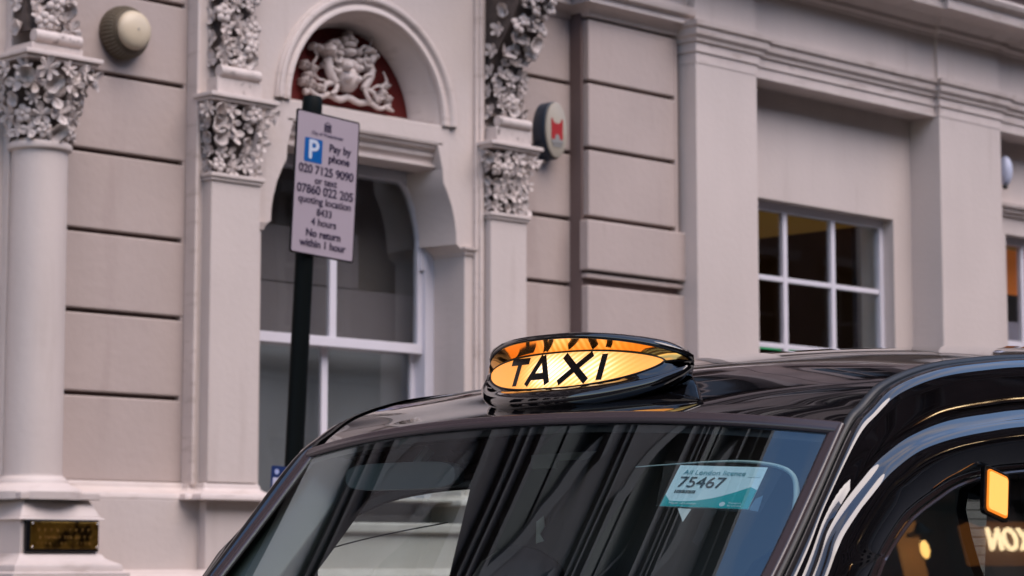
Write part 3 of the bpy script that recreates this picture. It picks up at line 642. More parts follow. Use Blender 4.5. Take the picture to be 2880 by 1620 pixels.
# ================================================================== buildings met only in reflections
O1 = thing('brick_building', 'red brown brick building with stone trim across the street, mirrored in the taxi', 'building')
b = MB(); b.box(-14, 40, -26, -16.85, .1, 13.3); b.obj('rear_mass', M['brick'], O1)
storeys(O1, -14, 40, .05, 4.2, 2, 3.6, 2.5, M['brick'], M['stone'], side=-1, yoff=-16.6)
b = MB()
for i in range(18): b.box(-14 + i * 3, -13.5 + i * 3, -16.8, -16.35, .12, 4.1)
b.box(-14, 40, -16.84, -16.7, .12, 4.15); b.obj('shop_front', M['stone'], O1)
b = MB()
for i in range(18): b.box(-13.3 + i * 3, -11.3 + i * 3, -16.69, -16.66, .7, 3.3)
b.obj('shop_window', M['darkglass'], O1)
O2 = thing('street_end_building', 'tall pale building at the street end, mirrored in the taxi roof', 'building')
b = MB(); b.box(44, 54, -30, 20, .1, 14); b.obj('rear_mass', M['stone'], O2)
b = MB()
for f in range(4):
    for i in range(14): b.box(43.9, 43.99, -28 + i * 3.4, -26.4 + i * 3.4, 1.2 + f * 3.3, 3.3 + f * 3.3)
tag(b.obj('upper_panes', M['darkglass'], O2), kind='stuff')

# ================================================================== things fixed to the fronts
a = thing('round_alarm_bell', 'round cream domed bell in an olive ribbed drum on the sand wall', 'alarm bell', (7.53, 0, 4.31))  # domed alarm bell, holds no lamp
b = MB(); b.lathe([(.142, -.003), (.145, .02), (.138, .06), (.122, .09), (.112, .108), (.10, .112)], 0, 0, 48, 'y'); b.obj('drum', M['drum'], a, smooth=True)
b = MB()
for k in range(40):
    t = 2 * math.pi * k / 40; b.tube([(.143 * math.cos(t), -.015, .143 * math.sin(t)), (.139 * math.cos(t), -.06, .139 * math.sin(t)), (.122 * math.cos(t), -.092, .122 * math.sin(t))], .004, 5)
b.obj('ribs', mat('drum_rib', (.20, .17, .12), .5), a)
b = MB(); b.lathe([(.104, .108), (.106, .12), (.100, .135), (.08, .148), (.05, .156), (.012, .16)], 0, 0, 48, 'y'); b.obj('dome', M['dome'], a, smooth='all')
b = MB(); b.lathe([(.005, .158), (.005, .164)], 0, 0, 10, 'y'); b.obj('screw', M['sgrey'], a)

a = thing('oval_alarm_box', 'dark blue oval alarm box with cream face and red castle mark beside the right capital', 'alarm box', (10.781, 0, 4.183))
def oval(w0, w1, rx, rz, sx=0, sc=1):
    b = MB(); P = []
    for w, k in ((w0, .94), (w0 + .01, 1), (w1 - .012, 1), (w1 - .003, .985), (w1, .95)): P.append([(rx * k * math.cos(t * 2 * math.pi / 48) + sx, -w, rz * k * math.sin(t * 2 * math.pi / 48)) for t in range(48)])
    b.grid(P, closev=True)
    for e in (0, -1): k = len(b.v); b.v += P[e]; b.f.append(tuple(range(k, k + 48)))
    return b
oval(-.02, .10, .102, .185).obj('case', M['petrol'], a, smooth=True)
oval(.095, .118, .094, .177).obj('face', M['oval'], a, smooth=True)
b = MB(); b.plate([(-.05, -.06), (.05, -.06), (.052, .065), (.042, .075), (.034, .055), (.016, .042), (-.016, .042), (-.034, .055), (-.042, .075), (-.052, .065)], [], .112, .121); b.obj('red_mark', M['sred'], a)
b = MB(); b.plate([(-.05, -.085), (.05, -.085), (.05, -.066), (.022, -.058), (.012, -.028), (-.012, -.028), (-.022, -.058), (-.05, -.066)], [], .113, .123); b.wbox(-.04, .04, .112, .122, -.105, -.09); b.obj('grey_mark', M['sgrey'], a)

a = thing('brass_plaque', 'engraved brass plaque in a black frame on the pedestal at lower left', 'plaque', (6.938, -.395, 1.619))
b = MB(); b.box(-.215, .215, -.022, .02, -.078, .078); b.obj('frame', M['black'], a, bevel=.003)
b = MB(); b.box(-.190, .208, -.026, -.018, -.062, .070); b.obj('plate', M['brass'], a, bevel=.002)
b = MB(); rnd = random.Random(3)
for row, z, n_, h in ((0, .03, 9, .018), (1, -.005, 20, .016), (2, -.035, 14, .010)):
    for k in range(n_):
        x = -.16 + .33 * (k + .5) / n_
        if rnd.random() < .85:
            b.box(x - .006, x - .003, -.0275, -.025, z - h / 2, z + h / 2); b.box(x - .003, x + .004, -.0275, -.025, z + rnd.choice((-.4, 0, .4)) * h - .0015, z + .0015)
b.obj('engraving', M['bronze'], a)
for x, z in ((-.182, .062), (.2, .062), (-.182, -.054), (.2, -.054)): b = MB(); b.ball((x, -.028, z), .006, 10); b.obj('screw', M['chrome'], a, smooth='all')

a = thing('wall_camera', 'small pale blue rounded wall camera with black tip at the right edge of the photo', 'camera', (15.78, -.05, 4.50))
b = MB(); b.ball((.03, -.05, .0), (.05, .06, .12), 16); b.obj('housing', mat('camera_shell', (.55, .58, .72), .4), a, smooth='all')
b = MB(); b.ball((.01, -.06, -.125), (.022, .022, .022), 12); b.obj('lens', M['black'], a, smooth='all')
b = MB(); b.box(.02, .05, -.02, .05, .02, .05); b.obj('bracket', M['white'], a)

# ================================================================== parking sign and pole
S_ = thing('parking_sign', 'pay by phone parking sign on a leaning black pole in front of the arched window', 'parking sign', (6.826, -2.2, 0), (0, R(3.05), 0))
b = MB(); b.lathe([(.042, .0), (.042, 3.50), (.044, 3.505), (.046, 3.53), (.046, 3.585), (.040, 3.60)], 0, 0, 24); b.obj('pole', M['poleblk'], S_, smooth=True)
PX, PZ = .058, 3.19
def rrect(x0, x1, z0, z1, r, n=5):
    o = []
    for cx, cz, a0 in ((x1 - r, z1 - r, 0), (x0 + r, z1 - r, 90), (x0 + r, z0 + r, 180), (x1 - r, z0 + r, 270)):
        for k in range(n + 1): t = R(a0 + 90 * k / n); o.append((cx + r * math.cos(t), cz + r * math.sin(t)))
    return o
b = MB(); b.plate(rrect(PX - .188, PX + .188, PZ - .328, PZ + .328, .012), [], .046, .052); pl = b.obj('sign_plate', M['black'], S_, bevel=.001)
b = MB(); b.plate(rrect(PX - .180, PX + .180, PZ - .320, PZ + .320, .009), [], .0515, .0535); b.obj('plate_face', M['plate'], pl)
b = MB(); b.plate(rrect(PX - .135, PX - .030, PZ + .095, PZ + .205, .006), [], .053, .0545); b.obj('parking_panel', M['blue'], pl)
fr = -.0548
def stx(body, size, dx, dz, m=None, bold=0, **k): return text('lettering', body, size * 1.07, m or M['ink'], pl, (PX + dx, fr, PZ + dz), bold=bold, **k)
stx('P', .115, -.083, .150, mat('sign_white', (.55, .60, .70), .4), .003)
stx('Pay by', .047, .075, .177, bold=.0014); stx('phone', .047, .072, .128, bold=.0014)
stx('020 7125 9090', .052, .0, .062, bold=.0011, spacing=.97); stx('or text', .043, .0, .016, bold=.0008); stx('07860 022 205', .053, .0, -.030, bold=.0011, spacing=.98)
stx('quoting location', .045, 0, -.077, bold=.0008); stx('8433', .043, 0, -.128, bold=.0008); stx('4 hours', .045, 0, -.173, bold=.0008); stx('No return', .046, 0, -.226, bold=.0014); stx('within 1 hour', .046, 0, -.273, bold=.0014)
stx('City of Westminster', .021, -.003, .232, m=M['inkgrey'], bold=.0004)
b = MB()                                    # portcullis badge
for x in (-.018, -.006, .006, .018): b.wbox(PX - .004 + x - .0025, PX - .004 + x + .0025, .0535, .0548, PZ + .246, PZ + .276)
for z in (.252, .262, .272): b.wbox(PX - .024, PX + .016, .0536, .0549, PZ + z - .002, PZ + z + .002)
for x, z in ((-.018, .282), (-.009, .288), (0, .292), (.009, .288), (.018, .282)): b.ball((PX - .004 + x, -.054, PZ + z), (.004, .001, .004), 8)
b.wbox(PX - .023, PX + .015, .0535, .0547, PZ + .276, PZ + .281); b.obj('badge', M['ink'], pl)
b = MB(); b.plate(rrect(-.165, .130, 1.470, 1.908, .008), [], .046, .052); nb = b.obj('notice_board', M['navy'], S_, bevel=.001)
b = MB(); b.wbox(-.158, .123, .0515, .053, 1.540, 1.856); b.obj('notice_sheet', mat('notice_paper', (.52, .52, .66), .5), nb)
b = MB(); rnd = random.Random(9)
for k in range(20):
    z = 1.838 - k * .0148; x = -.140
    while x < .10:
        l = rnd.uniform(.008, .03); b.wbox(x, min(x + l, .112), .0528, .0537, z - .0028, z + .0022); x += l + .006
b.obj('small_print', mat('small_print', (.18, .18, .30), .6), nb)
b = MB(); b.lathe([(.012, .0515), (.012, .0535)], -.138, 0, 20, 'y', 1.882); b.obj('roundel', mat('roundel', (.4, .45, .7), .5), nb)
text('lettering', 'Parking', .032, M['yellow'], nb, (-.012, -.0536, 1.882), bold=.001)

# ================================================================== the taxi (faces -x, centre line y = -7.49)
YC = -7.49
T_ = thing('taxi', 'black taxi cab with a lit amber roof sign, parked in front of the stucco building', 'taxi', (3.0, YC, 0))
def tobj(b, name, m, parent=None, **k):
    """taxi parts are modelled in (x, y - YC, z); shift them under the taxi's own origin"""
    if parent is None: b.v = [(x - 3.0, y, z) for x, y, z in b.v]; return b.obj(name, m, T_, **k)
    b.v = [(x - 3.0, y, z) for x, y, z in b.v]; return b.obj(name, m, parent, **k)
# side view curves, (x, y, z) of the near side (y negative)
G = [(2.42, -.715, .95), (2.66, -.698, 1.22), (2.895, -.679, 1.474), (3.0, -.668, 1.592), (3.103, -.656, 1.712), (3.150, -.653, 1.747), (3.218, -.649, 1.787), (3.342, -.646, 1.822), (3.489, -.644, 1.843), (3.65, -.642, 1.858), (3.95, -.64, 1.875), (4.12, -.64, 1.882)]
Bb = [(2.44, -.75, .945), (2.675, -.735, 1.21), (2.902, -.720, 1.468), (2.985, -.706, 1.57), (3.072, -.700, 1.668), (3.135, -.698, 1.715), (3.205, -.695, 1.752), (3.315, -.692, 1.783), (3.455, -.689, 1.803), (3.60, -.687, 1.817), (3.92, -.686, 1.835), (4.12, -.686, 1.842)]
Bc = [(2.45, -.768, .94), (2.685, -.750, 1.20), (2.905, -.737, 1.462), (2.978, -.724, 1.553), (3.078, -.713, 1.640), (3.143, -.708, 1.680), (3.214, -.704, 1.708), (3.31, -.700, 1.737), (3.45, -.696, 1.755), (3.59, -.694, 1.770), (3.92, -.693, 1.790), (4.12, -.693, 1.797)]
R1 = [(2.46, -.790, .93), (2.69, -.770, 1.19), (2.909, -.753, 1.460), (2.972, -.740, 1.538), (3.092, -.721, 1.628), (3.155, -.715, 1.662), (3.225, -.712, 1.688), (3.315, -.708, 1.709), (3.42, -.705, 1.725), (3.56, -.702, 1.741), (3.90, -.70, 1.765), (4.12, -.70, 1.772)]
R2 = [(2.50, -.805, .93), (2.735, -.782, 1.18), (2.950, -.765, 1.455), (3.0, -.754, 1.525), (3.092, -.740, 1.606), (3.145, -.735, 1.632), (3.205, -.730, 1.658), (3.285, -.726, 1.680), (3.385, -.723, 1.697), (3.535, -.720, 1.714), (3.88, -.718, 1.738), (4.12, -.718, 1.745)]
GL = [(2.66, -.775, .95), (2.86, -.752, 1.20), (3.075, -.730, 1.470), (3.120, -.721, 1.512), (3.185, -.713, 1.560), (3.225, -.708, 1.580), (3.275, -.704, 1.600), (3.345, -.699, 1.625), (3.43, -.696, 1.642), (3.56, -.694, 1.656), (3.86, -.694, 1.672), (4.05, -.694, 1.676)]
NV = 120
sp = {k: spline(v, NV) for k, v in dict(G=G, Bb=Bb, Bc=Bc, R1=R1, R2=R2, GL=GL).items()}
def off(a, dx=0, dy=0, dz=0): return a + np.array((dx, dy, dz))
# windscreen header: roof grid
NU = 61
rc = spline([(3.103, 1.712), (3.150, 1.747), (3.218, 1.787), (3.342, 1.822), (3.489, 1.843), (3.65, 1.858), (3.95, 1.875), (4.35, 1.886), (4.9, 1.888), (5.4, 1.875)], 100)        # edge line
cc = spline([(3.034, 1.747), (3.09, 1.767), (3.17, 1.792), (3.27, 1.828), (3.40, 1.862), (3.62, 1.897), (3.95, 1.926), (4.35, 1.947), (4.9, 1.952), (5.4, 1.935)], 100)          # centre line
P = []
for i in range(100):
    row = []; yg = float(np.interp(rc[i][0], [p[0] for p in G], [-p[1] for p in G]))
    for j in range(NU):
        u = (j / (NU - 1) * 2 - 1); k = 1 - abs(u) ** 2.3
        row.append((rc[i][0] + (cc[i][0] - rc[i][0]) * (1 - u * u), u * yg, rc[i][1] + (cc[i][1] - rc[i][1]) * k))
    P.append(row)
# rear slope of the roof, down to the boot
for (x, z, y) in [(5.62, 1.83, .635), (5.78, 1.74, .64), (5.9, 1.55, .66), (5.98, 1.25, .70), (6.02, .95, .72)]:
    P.append([(x + .04 * (1 - (j / (NU - 1) * 2 - 1) ** 2), y * (j / (NU - 1) * 2 - 1), z + .05 * (1 - abs(j / (NU - 1) * 2 - 1) ** 2.3)) for j in range(NU)])
b = MB(); b.grid(P[:101]); tobj(b, 'roof', M['body'], smooth='all')
b = MB(); b.grid(P[100:103]); b.grid([[p for p in r[:9]] for r in P[102:]]); b.grid([[p for p in r[-9:]] for r in P[102:]]); tobj(b, 'tailgate', M['body'], smooth='all')
b = MB(); b.grid([[p for p in r[8:-8]] for r in P[102:]]); rw_ = tobj(b, 'rear_window', M['tint'], smooth='all')
b = MB()
for k in range(12): b.tube([(5.86 + .01 * k, y, 1.60 - .045 * k) for y in (-.5, 0, .5)], .0022, 4)
tobj(b, 'heater_line', M['black'], rw_)
# body sides
for s, sn in ((1, 'near'), (-1, 'far')):
    S3 = lambda a: [tuple(p * np.array((1, s, 1))) for p in a]
    b = MB(); b.grid([S3(off(sp['G'], 0, .004, .004)), S3(off(sp['G'], -.001, -.008, .002)), S3(off(sp['G'], 0, -.011, -.008)), S3(off(sp['G'], .002, -.006, -.015))]); tobj(b, 'roof_gutter', M['rubblk'], smooth='all')
    mid = (sp['G'] * .5 + sp['Bb'] * .5); mid = off(mid, 0, -.012, .010); q1 = off(sp['G'] * .75 + sp['Bb'] * .25, 0, -.009, .006); q3 = off(sp['G'] * .25 + sp['Bb'] * .75, 0, -.009, .007)
    b = MB(); b.grid([S3(off(sp['G'], .002, -.004, -.015)), S3(q1), S3(mid), S3(q3), S3(sp['Bb']), S3(off(sp['Bb'] * .5 + sp['Bc'] * .5, 0, -.003, 0)), S3(off(sp['Bc'], 0, 0, .004))])
    tobj(b, 'roof_rail', M['body'], smooth='all')
    # door frame: ridge, face, inner return to the glass
    fa = sp['R1'] * .6 + sp['R2'] * .4; fa = off(fa, -.002, -.004, .004); fb = sp['R2'] * .8 + sp['GL'] * .2; fc = sp['R2'] * .3 + sp['GL'] * .7
    b = MB(); b.grid([S3(off(sp['Bc'], 0, .004, .004)), S3(off(sp['Bc'], 0, .002, -.004)), S3(off(sp['R1'], 0, .004, .004)), S3(off(sp['R1'], 0, -.004, .001)), S3(fa), S3(sp['R2']), S3(off(fb, 0, -.004, -.002)), S3(off(fc, 0, -.003, 0)), S3(off(sp['GL'], 0, -.002, .003)), S3(off(sp['GL'], .002, .012, -.001)), S3(off(sp['GL'], -.03, .03, .03))])
    dr = tobj(b, 'front_door', M['body'], smooth='all')
    b = MB(); gl = off(sp['GL'], .0, .004, .0); b.tube(S3(off(sp['GL'], .004, -.001, -.004))[::2], .0035, 6); tobj(b, 'window_seal', M['rubber'], dr)
    yg_ = lambda z: -(.686 + .13 * (1.66 - z))
    out_ = [(g[0] - .008, g[2] + .010) for g in sp['GL'][::3]] + [(4.05, .95), (2.62, .95)]
    b = MB(); n_ = len(out_); b.add([(x, s * yg_(z), z) for x, z in out_], [tuple(range(n_))]); tobj(b, 'door_glass', M['sglass'], dr)
    # B pillar, rear door with its window, rear quarter
    def sideplate(outer, holes, name, m, y0=-.70, k=.16, th=.03):
        bb = MB(); loops = [outer] + holes; flat = [p for l in loops for p in l]; tri = tessellate_polygon([[Vector((x, z, 0)) for x, z in l] for l in loops])
        yy = lambda z: y0 - k * max(0, 1.78 - z) * (1 if z > 1.2 else 1) if z > 1.78 - .58 else y0 - k * .58
        for d in (0, th): bb.add([(x, s * (yy(z) + d), z) for x, z in flat], tri)
        for l in loops: n_ = len(l); bb.add([(x, s * yy(z), z) for x, z in l] + [(x, s * (yy(z) + th), z) for x, z in l], [(i, (i + 1) % n_, n_ + (i + 1) % n_, n_ + i) for i in range(n_)])
        return tobj(bb, name, m)
    sideplate([(4.08, .95), (5.98, .95), (5.9, 1.5), (5.75, 1.72), (5.5, 1.82), (5.0, 1.86), (4.08, 1.875)], [[(p[0], p[1]) for p in rrect(4.22, 5.02, 1.05, 1.68, .09)], [(p[0], p[1]) for p in rrect(5.18, 5.68, 1.12, 1.66, .10)]], 'rear_side', M['body'])
    sideplate([(4.20, 1.03), (5.72, 1.03), (5.72, 1.70), (4.20, 1.70)], [], 'rear_side_glass', M['tint'], y0=-.69, th=.003)
    if s < 0:
        b = MB()
        for k in range(9): b.tube([(5.18, .700 + .004 * k, 1.655 - .024 * k), (5.68, .700 + .004 * k, 1.66 - .024 * k)], .0016, 4)
        tobj(b, 'heater_line', M['black'])
    # lower body
    sec = [(1.05, .55, .30, .88), (1.15, .70, .25, .93), (1.6, .80, .25, .97), (2.35, .83, .25, .985), (2.8, .835, .25, .955), (4.0, .835, .25, .955), (5.3, .83, .25, .955), (5.95, .79, .28, .955), (6.1, .70, .32, .90)]
    b = MB(); b.grid([[(x, -s * -y, z0) , (x, s * (y + .01), z0 + .12), (x, s * (y + .02), (z0 + z1) / 2), (x, s * (y + .005), z1 - .12), (x, s * (y - .03), z1 - .03), (x, s * (y - .09), z1)] for x, y, z0, z1 in sec]); tobj(b, 'side_panel', M['body'], smooth='all')
    for xw in (1.72, 4.98):
        b = MB(); P2 = []
        for r, y in ((.20, .62), (.31, .62), (.335, .65), (.335, .80), (.31, .845), (.21, .85)): P2.append([(xw + r * math.cos(t * math.pi / 16), s * -y, .335 + r * math.sin(t * math.pi / 16)) for t in range(32)])
        b.grid(P2, closev=True); wh = tobj(b, 'wheel', M['tyre'], smooth=True)
        b = MB(); P2 = [[(xw + r * math.cos(t * math.pi / 16), s * -y, .335 + r * math.sin(t * math.pi / 16)) for t in range(32)] for r, y in ((.001, .85), (.06, .86), (.10, .84), (.19, .835), (.215, .85))]; b.grid(P2, closev=True); tobj(b, 'rim', M['chrome'], wh, smooth=True)
b = MB(); b.grid([[(x, y * u, z + .05 * (1 - u * u)) for u in np.linspace(-1, 1, 15)] for x, y, z in [(1.03, .48, .80), (1.1, .56, .90), (1.3, .66, .95), (1.8, .70, .985), (2.44, .715, 1.0)]]); tobj(b, 'bonnet', M['body'], smooth='all')
b = MB(); b.grid([[(1.03 - .06 * (1 - u * u), .56 * u, z) for u in np.linspace(-1, 1, 15)] for z in (.28, .55, .82)]); tobj(b, 'front_panel', M['body'], smooth='all')
for s in (-1, 1):
    b = MB(); b.ball((1.06, s * .52, .68), (.06, .10, .10), 16); tobj(b, 'headlight', M['chrome'], smooth='all')
# windscreen surface and its rubber surround
def ws(u, t, inset=0):
    """u in [-1,1] across, t: 0 = header, 1 = bottom"""
    e = spline([(3.103, .656, 1.712), (3.0, .668, 1.592), (2.895, .679, 1.474), (2.66, .698, 1.22), (2.42, .715, .97)], 81); ed = e[min(80, int(round(t * 80)))]
    bu = .072 + .05 * t; zc = .036 * (1 - t)
    return np.array((ed[0] - bu * (1 - u * u), ed[1] * u, ed[2] + zc * (1 - abs(u) ** 2.3)))
WT = np.linspace(0, 1, 41); WU = np.linspace(-1, 1, 61)
E0 = spline([(3.103, .656, 1.712), (3.0, .668, 1.592), (2.895, .679, 1.474), (2.66, .698, 1.22), (2.42, .715, .97)], 81)
b = MB(); b.grid([[tuple(ws(u * .985, t)) for u in WU] for t in WT]); wscr = tobj(b, 'windscreen', M['wscreen'], smooth='all')
# seal: flat ribbed strip around the glass
nrm = Vector((-.70, 0, .71))
def strip(path, inn, name='windscreen_seal', wd=.018):
    P = []
    for p, i_ in zip(path, inn):
        i_ = Vector(i_).normalized(); p = Vector(p)
        P.append([tuple(p + i_ * a + nrm * h) for a, h in ((-.004, -.006), (-.004, .007), (.002, .010), (wd * .4, .007), (wd * .5, .0085), (wd * .9, .006), (wd, .0))])
    bb = MB(); bb.grid(P); return tobj(bb, name, M['rubber'], smooth='all')
strip([ws(u, 0) for u in WU], [(-.60, 0, -.62)] * 61)
for s in (-1, 1): strip([ws(s, t) for t in WT], [(0, -s, 0)] * 41, wd=.026)
# black glass border inside the seal is narrow; inner A pillars
M['pillar'] = mat('pillar_cover', (.035, .045, .045), .32, spec=.6)
for s in (-1, 1):
    W_ = .078 if s > 0 else .05
    def pp(t, k):
        e = ws(s, t); a = math.pi * (.02 + .75 * k); return (e[0] + .012 + .05 * k + .010 * math.sin(a), s * (abs(e[1]) - .006 - W_ * k ** .85), e[2] - .010 - .03 * k + .014 * math.sin(a))
    b = MB(); b.grid([[pp(t, k) for k in np.linspace(0, 1, 8)] + [(pp(t, 1)[0] + .06, pp(t, 1)[1] + s * .02, pp(t, 1)[2] - .03)] for t in WT]); tobj(b, 'pillar_cover', M['pillar'], smooth='all')
    b = MB(); b.grid([[(e[0] + .003, s * (abs(e[1]) - q), e[2] - .003) for q in (.008, .026)] for e in [ws(s, t) for t in WT]]); tobj(b, 'screen_border', M['rubblk'], smooth='all')
b = MB(); b.grid([[(ws(u, 0)[0] + .003, ws(u, 0)[1] * .985, ws(u, 0)[2] - .004), (ws(u, .045)[0] + .003, ws(u, .045)[1] * .985, ws(u, .045)[2] - .003)] for u in WU]); tobj(b, 'screen_border', M['rubblk'], smooth='all')
# interior
b = MB(); b.grid([[(x + .10 * u * u, .60 * u, z + .02 * (1 - u * u)) for u in np.linspace(-1, 1, 9)] for x, z in ((3.06, 1.70), (3.2, 1.745), (3.5, 1.79), (4.2, 1.83), (5.5, 1.80))]); tobj(b, 'headliner', M['headl'], smooth='all')
b = MB(); b.box(2.5, 2.95, -.68, .68, .85, 1.02); tobj(b, 'dashboard', M['trim'], bevel=.03)
b = MB(); b.box(2.4, 6.0, -.70, .70, .35, .45); tobj(b, 'floor_pan', M['trim'])
# partition behind the driver with a small glazed slot
b = MB(); b.add(*(lambda pts: (pts, []))([]))
def xplate(x, outer, holes, th):
    bb = MB(); loops = [outer] + holes; flat = [p for l in loops for p in l]; tri = tessellate_polygon([[Vector((y, z, 0)) for y, z in l] for l in loops])
    for d in (0, th): bb.add([(x + d, y, z) for y, z in flat], tri)
    for l in loops: n_ = len(l); bb.add([(x, y, z) for y, z in l] + [(x + th, y, z) for y, z in l], [(i, (i + 1) % n_, n_ + (i + 1) % n_, n_ + i) for i in range(n_)])
    return bb
tobj(xplate(3.62, [(-.74, .45), (.74, .45), (.68, 1.72), (.60, 1.79), (-.60, 1.79), (-.68, 1.72)], [[(-.64, 1.30), (-.64, 1.66), (-.56, 1.65), (-.517, 1.625), (-.510, 1.59), (-.522, 1.54), (-.538, 1.49), (-.556, 1.45), (-.59, 1.42), (-.60, 1.30)]], .03), 'partition', M['trim'])
def xcut(name, pts, x, m, par):
    bb = MB(); n_ = len(pts); bb.add([(x, y, z) for y, z in pts] + [(x + .002, y, z) for y, z in pts], [tuple(range(n_)), tuple(range(2 * n_ - 1, n_ - 1, -1))] + [(i, (i + 1) % n_, n_ + (i + 1) % n_, n_ + i) for i in range(n_)]); return tobj(bb, name, m, par)
pale = mat('pale_patch', (.85, .85, .82), .6)  # small pale patches of uneven outline set on the partition
xcut('partition_patch', [(.545, 1.690), (.545, 1.719), (.36, 1.722), (.385, 1.705), (.47, 1.706), (.475, 1.690)], 3.612, pale, None)
xcut('partition_patch', [(.530, 1.580), (.510, 1.592), (.507, 1.570), (.520, 1.555), (.508, 1.540), (.532, 1.535)], 3.612, pale, None)
for y in (.33, -.36):
    b = MB(); b.box(3.30, 3.44, y - .24, y + .24, .5, 1.28); st = tobj(b, 'driver_seat' if y > 0 else 'front_seat', M['seat'], bevel=.05)
    b = MB(); b.ball((3.36, y, 1.42), (.05, .14, .11), 16); tobj(b, 'headrest', M['seat'], st, smooth='all')
P = []
for dx, k in ((-.012, .86), (-.012, .97), (-.004, 1), (.012, .98), (.02, .8)): P.append([(3.095 + dx, .375 + .157 * k * math.copysign(abs(math.cos(q)) ** .45, math.cos(q)), 1.658 + .026 * k * math.copysign(abs(math.sin(q)) ** .6, math.sin(q))) for q in np.linspace(0, 2 * math.pi, 49)[:-1]])
b = MB(); b.grid(P, closev=True); k = len(b.v); b.v += P[0]; b.f.append(tuple(range(k, k + 48))); b.tube([(3.11, .36, 1.67), (3.13, .34, 1.71)], .012, 8); mi = tobj(b, 'rear_view_mirror', M['mirror'], smooth=True)
b = MB(); b.grid([[(3.10, .742, 1.40), (3.10, .742, 1.50), (3.135, .728, 1.585)], [(3.175, .742, 1.40), (3.175, .742, 1.50), (3.195, .724, 1.600)], [(3.175, .715, 1.40), (3.175, .715, 1.50), (3.195, .705, 1.595)]]); b.grid([[(2.90, .765, .95), (3.10, .742, 1.40)], [(3.01, .765, .95), (3.175, .742, 1.40)]]); tobj(b, 'window_divider', M['trim'])
b = MB(); 
for s_ in (-1, 1): b.grid([[(3.45, s_ * .68, .9), (3.48, s_ * .66, 1.45), (3.53, s_ * .64, 1.66), (3.55, s_ * .62, 1.76)], [(4.15, s_ * .68, .9), (4.15, s_ * .66, 1.45), (4.15, s_ * .64, 1.66), (4.15, s_ * .62, 1.76)]])
tobj(b, 'door_pillar_trim', M['trim'])
b = MB(); b.tube(spline([(3.02, .755, 1.43), (3.10, .748, 1.478), (3.16, .744, 1.505), (3.28, .742, 1.535), (3.42, .740, 1.560), (3.555, .738, 1.580)], 30), .0016, 5); tobj(b, 'window_edge', M['rubblk'])
# light inner trim line round the screen aperture
pts = [(3.02, -.30, 1.655), (3.045, -.46, 1.66), (3.055, -.545, 1.655), (3.06, -.595, 1.640), (3.055, -.612, 1.61), (3.03, -.622, 1.56), (2.97, -.632, 1.49), (2.85, -.645, 1.36), (2.7, -.66, 1.2)]
b = MB(); q = spline(pts, 60); b.tube([(p[0] - .012, p[1] + .006, p[2]) for p in q], [.0008 + .0045 * min(1, i / 30) for i in range(60)], 8); tobj(b, 'aperture_trim', M['lighttrim'], smooth='all')

# --- roof sign
ZT, LW, RW_ = 1.848, .217, .262
def pw_(t, a, b_): return max(0.0, 1 - abs(t) ** a) ** b_
def lx(y, z): return 3.121 + .75 * y * y + .40 * (z - 1.81)
ring, hood, lens = [], [], []
def rx_(y): return 3.106 + 1.45 * y * y
for t in np.linspace(-1, 1, 81):
    e = pw_(t, 2.9, .5) if t > 0 else pw_(t, 2.1, .68); e3 = pw_(t, 3.0, .5) if t > 0 else pw_(t, 2.5, .6); yl = t * LW; yr = t * .250; yo = t * .257
    lo, hi = ZT - .040 * e, ZT + .026 * e; zr = ZT + .046 * e; xr = rx_(yr)
    lens.append([(lx(yl, z), yl, z) for z in np.linspace(lo, hi, 6)])
    hood.append([(lx(yl, hi) + .001, yl, hi), (lx(yl, hi) * .45 + xr * .55, t * .236, hi * .45 + zr * .55 + .002), (xr, yr, zr)])
    xo = rx_(yo); g = .62 + .38 * e3
    ring.append([(lx(yl, lo) + .004, yl, lo + .001), (lx(yl, lo) - .003, t * .224, lo - .003), (xo - .008, t * .248, lo - .004), (xo - .020, yo, lo - .012 * g), (xo - .024, yo * 1.012, lo - .024 * g), (xo - .018, yo, lo - .036 * g), (xo - .003, t * .246, lo - .046 * g), (xo + .035 * e3, t * .222, lo - .054 * g),
                 (3.165 + .3 * yl * yl, t * .13, 1.776), (3.225, t * .13, 1.79), (xo + .055 + .125 * e3, t * .205, 1.822), (xo + .045 + .11 * e3, t * .225, ZT + .026 * e3), (xo + .035 + .06 * e3, t * .245, ZT + .048 * e3 + .002), (xo + .025, t * .253, zr + .013), (xr - .004, yr * 1.02, zr + .009), (xr - .005, yr * 1.006, zr + .001), (xr + .002, yr * .995, zr - .0005), (xr + .03 * e3, yr * .95, zr - .002)])
    if abs(t) > .78:
        f = .10 + .90 * math.sqrt(max(0, 1 - ((abs(t) - .78) / .22) ** 2)); c0 = (xo + .004, ZT - .012)
        ring[-1] = [p if i < 2 else (c0[0] + (p[0] - c0[0]) * (f if i > 9 else (.75 + .25 * f if t > 0 else .45 + .55 * f)), p[1] * (1 - .05 * (1 - f) * (t > 0)) if i < 8 or i > 12 else p[1] + (yo * .97 - p[1]) * (1 - f), c0[1] + (p[2] - c0[1]) * ((f if i > 9 else (.75 + .25 * f if t > 0 else .5 + .5 * f)) if 2 < i < 14 and i not in (8, 9) else 1)) if i not in (8, 9) else p for i, p in enumerate(ring[-1])]
b = MB(); b.grid(ring)
for e in (0, -1):
    k = len(b.v); b.v += ring[e]; b.f.append(tuple(range(k, k + len(ring[e]))))
rs = tobj(b, 'roof_sign', M['body'], smooth='all')
b = MB(); b.grid(hood); tobj(b, 'hood_lining', M['hoodin'], rs, smooth='all')
b = MB(); b.grid(lens); ln = tobj(b, 'sign_lens', M['lens'], rs, smooth='all')
b = MB(); b.tube([r[-1] for r in lens], .0016, 6); b.tube([r[0] for r in lens], .0014, 6); tobj(b, 'lens_edge', M['rubblk'], rs, smooth='all')
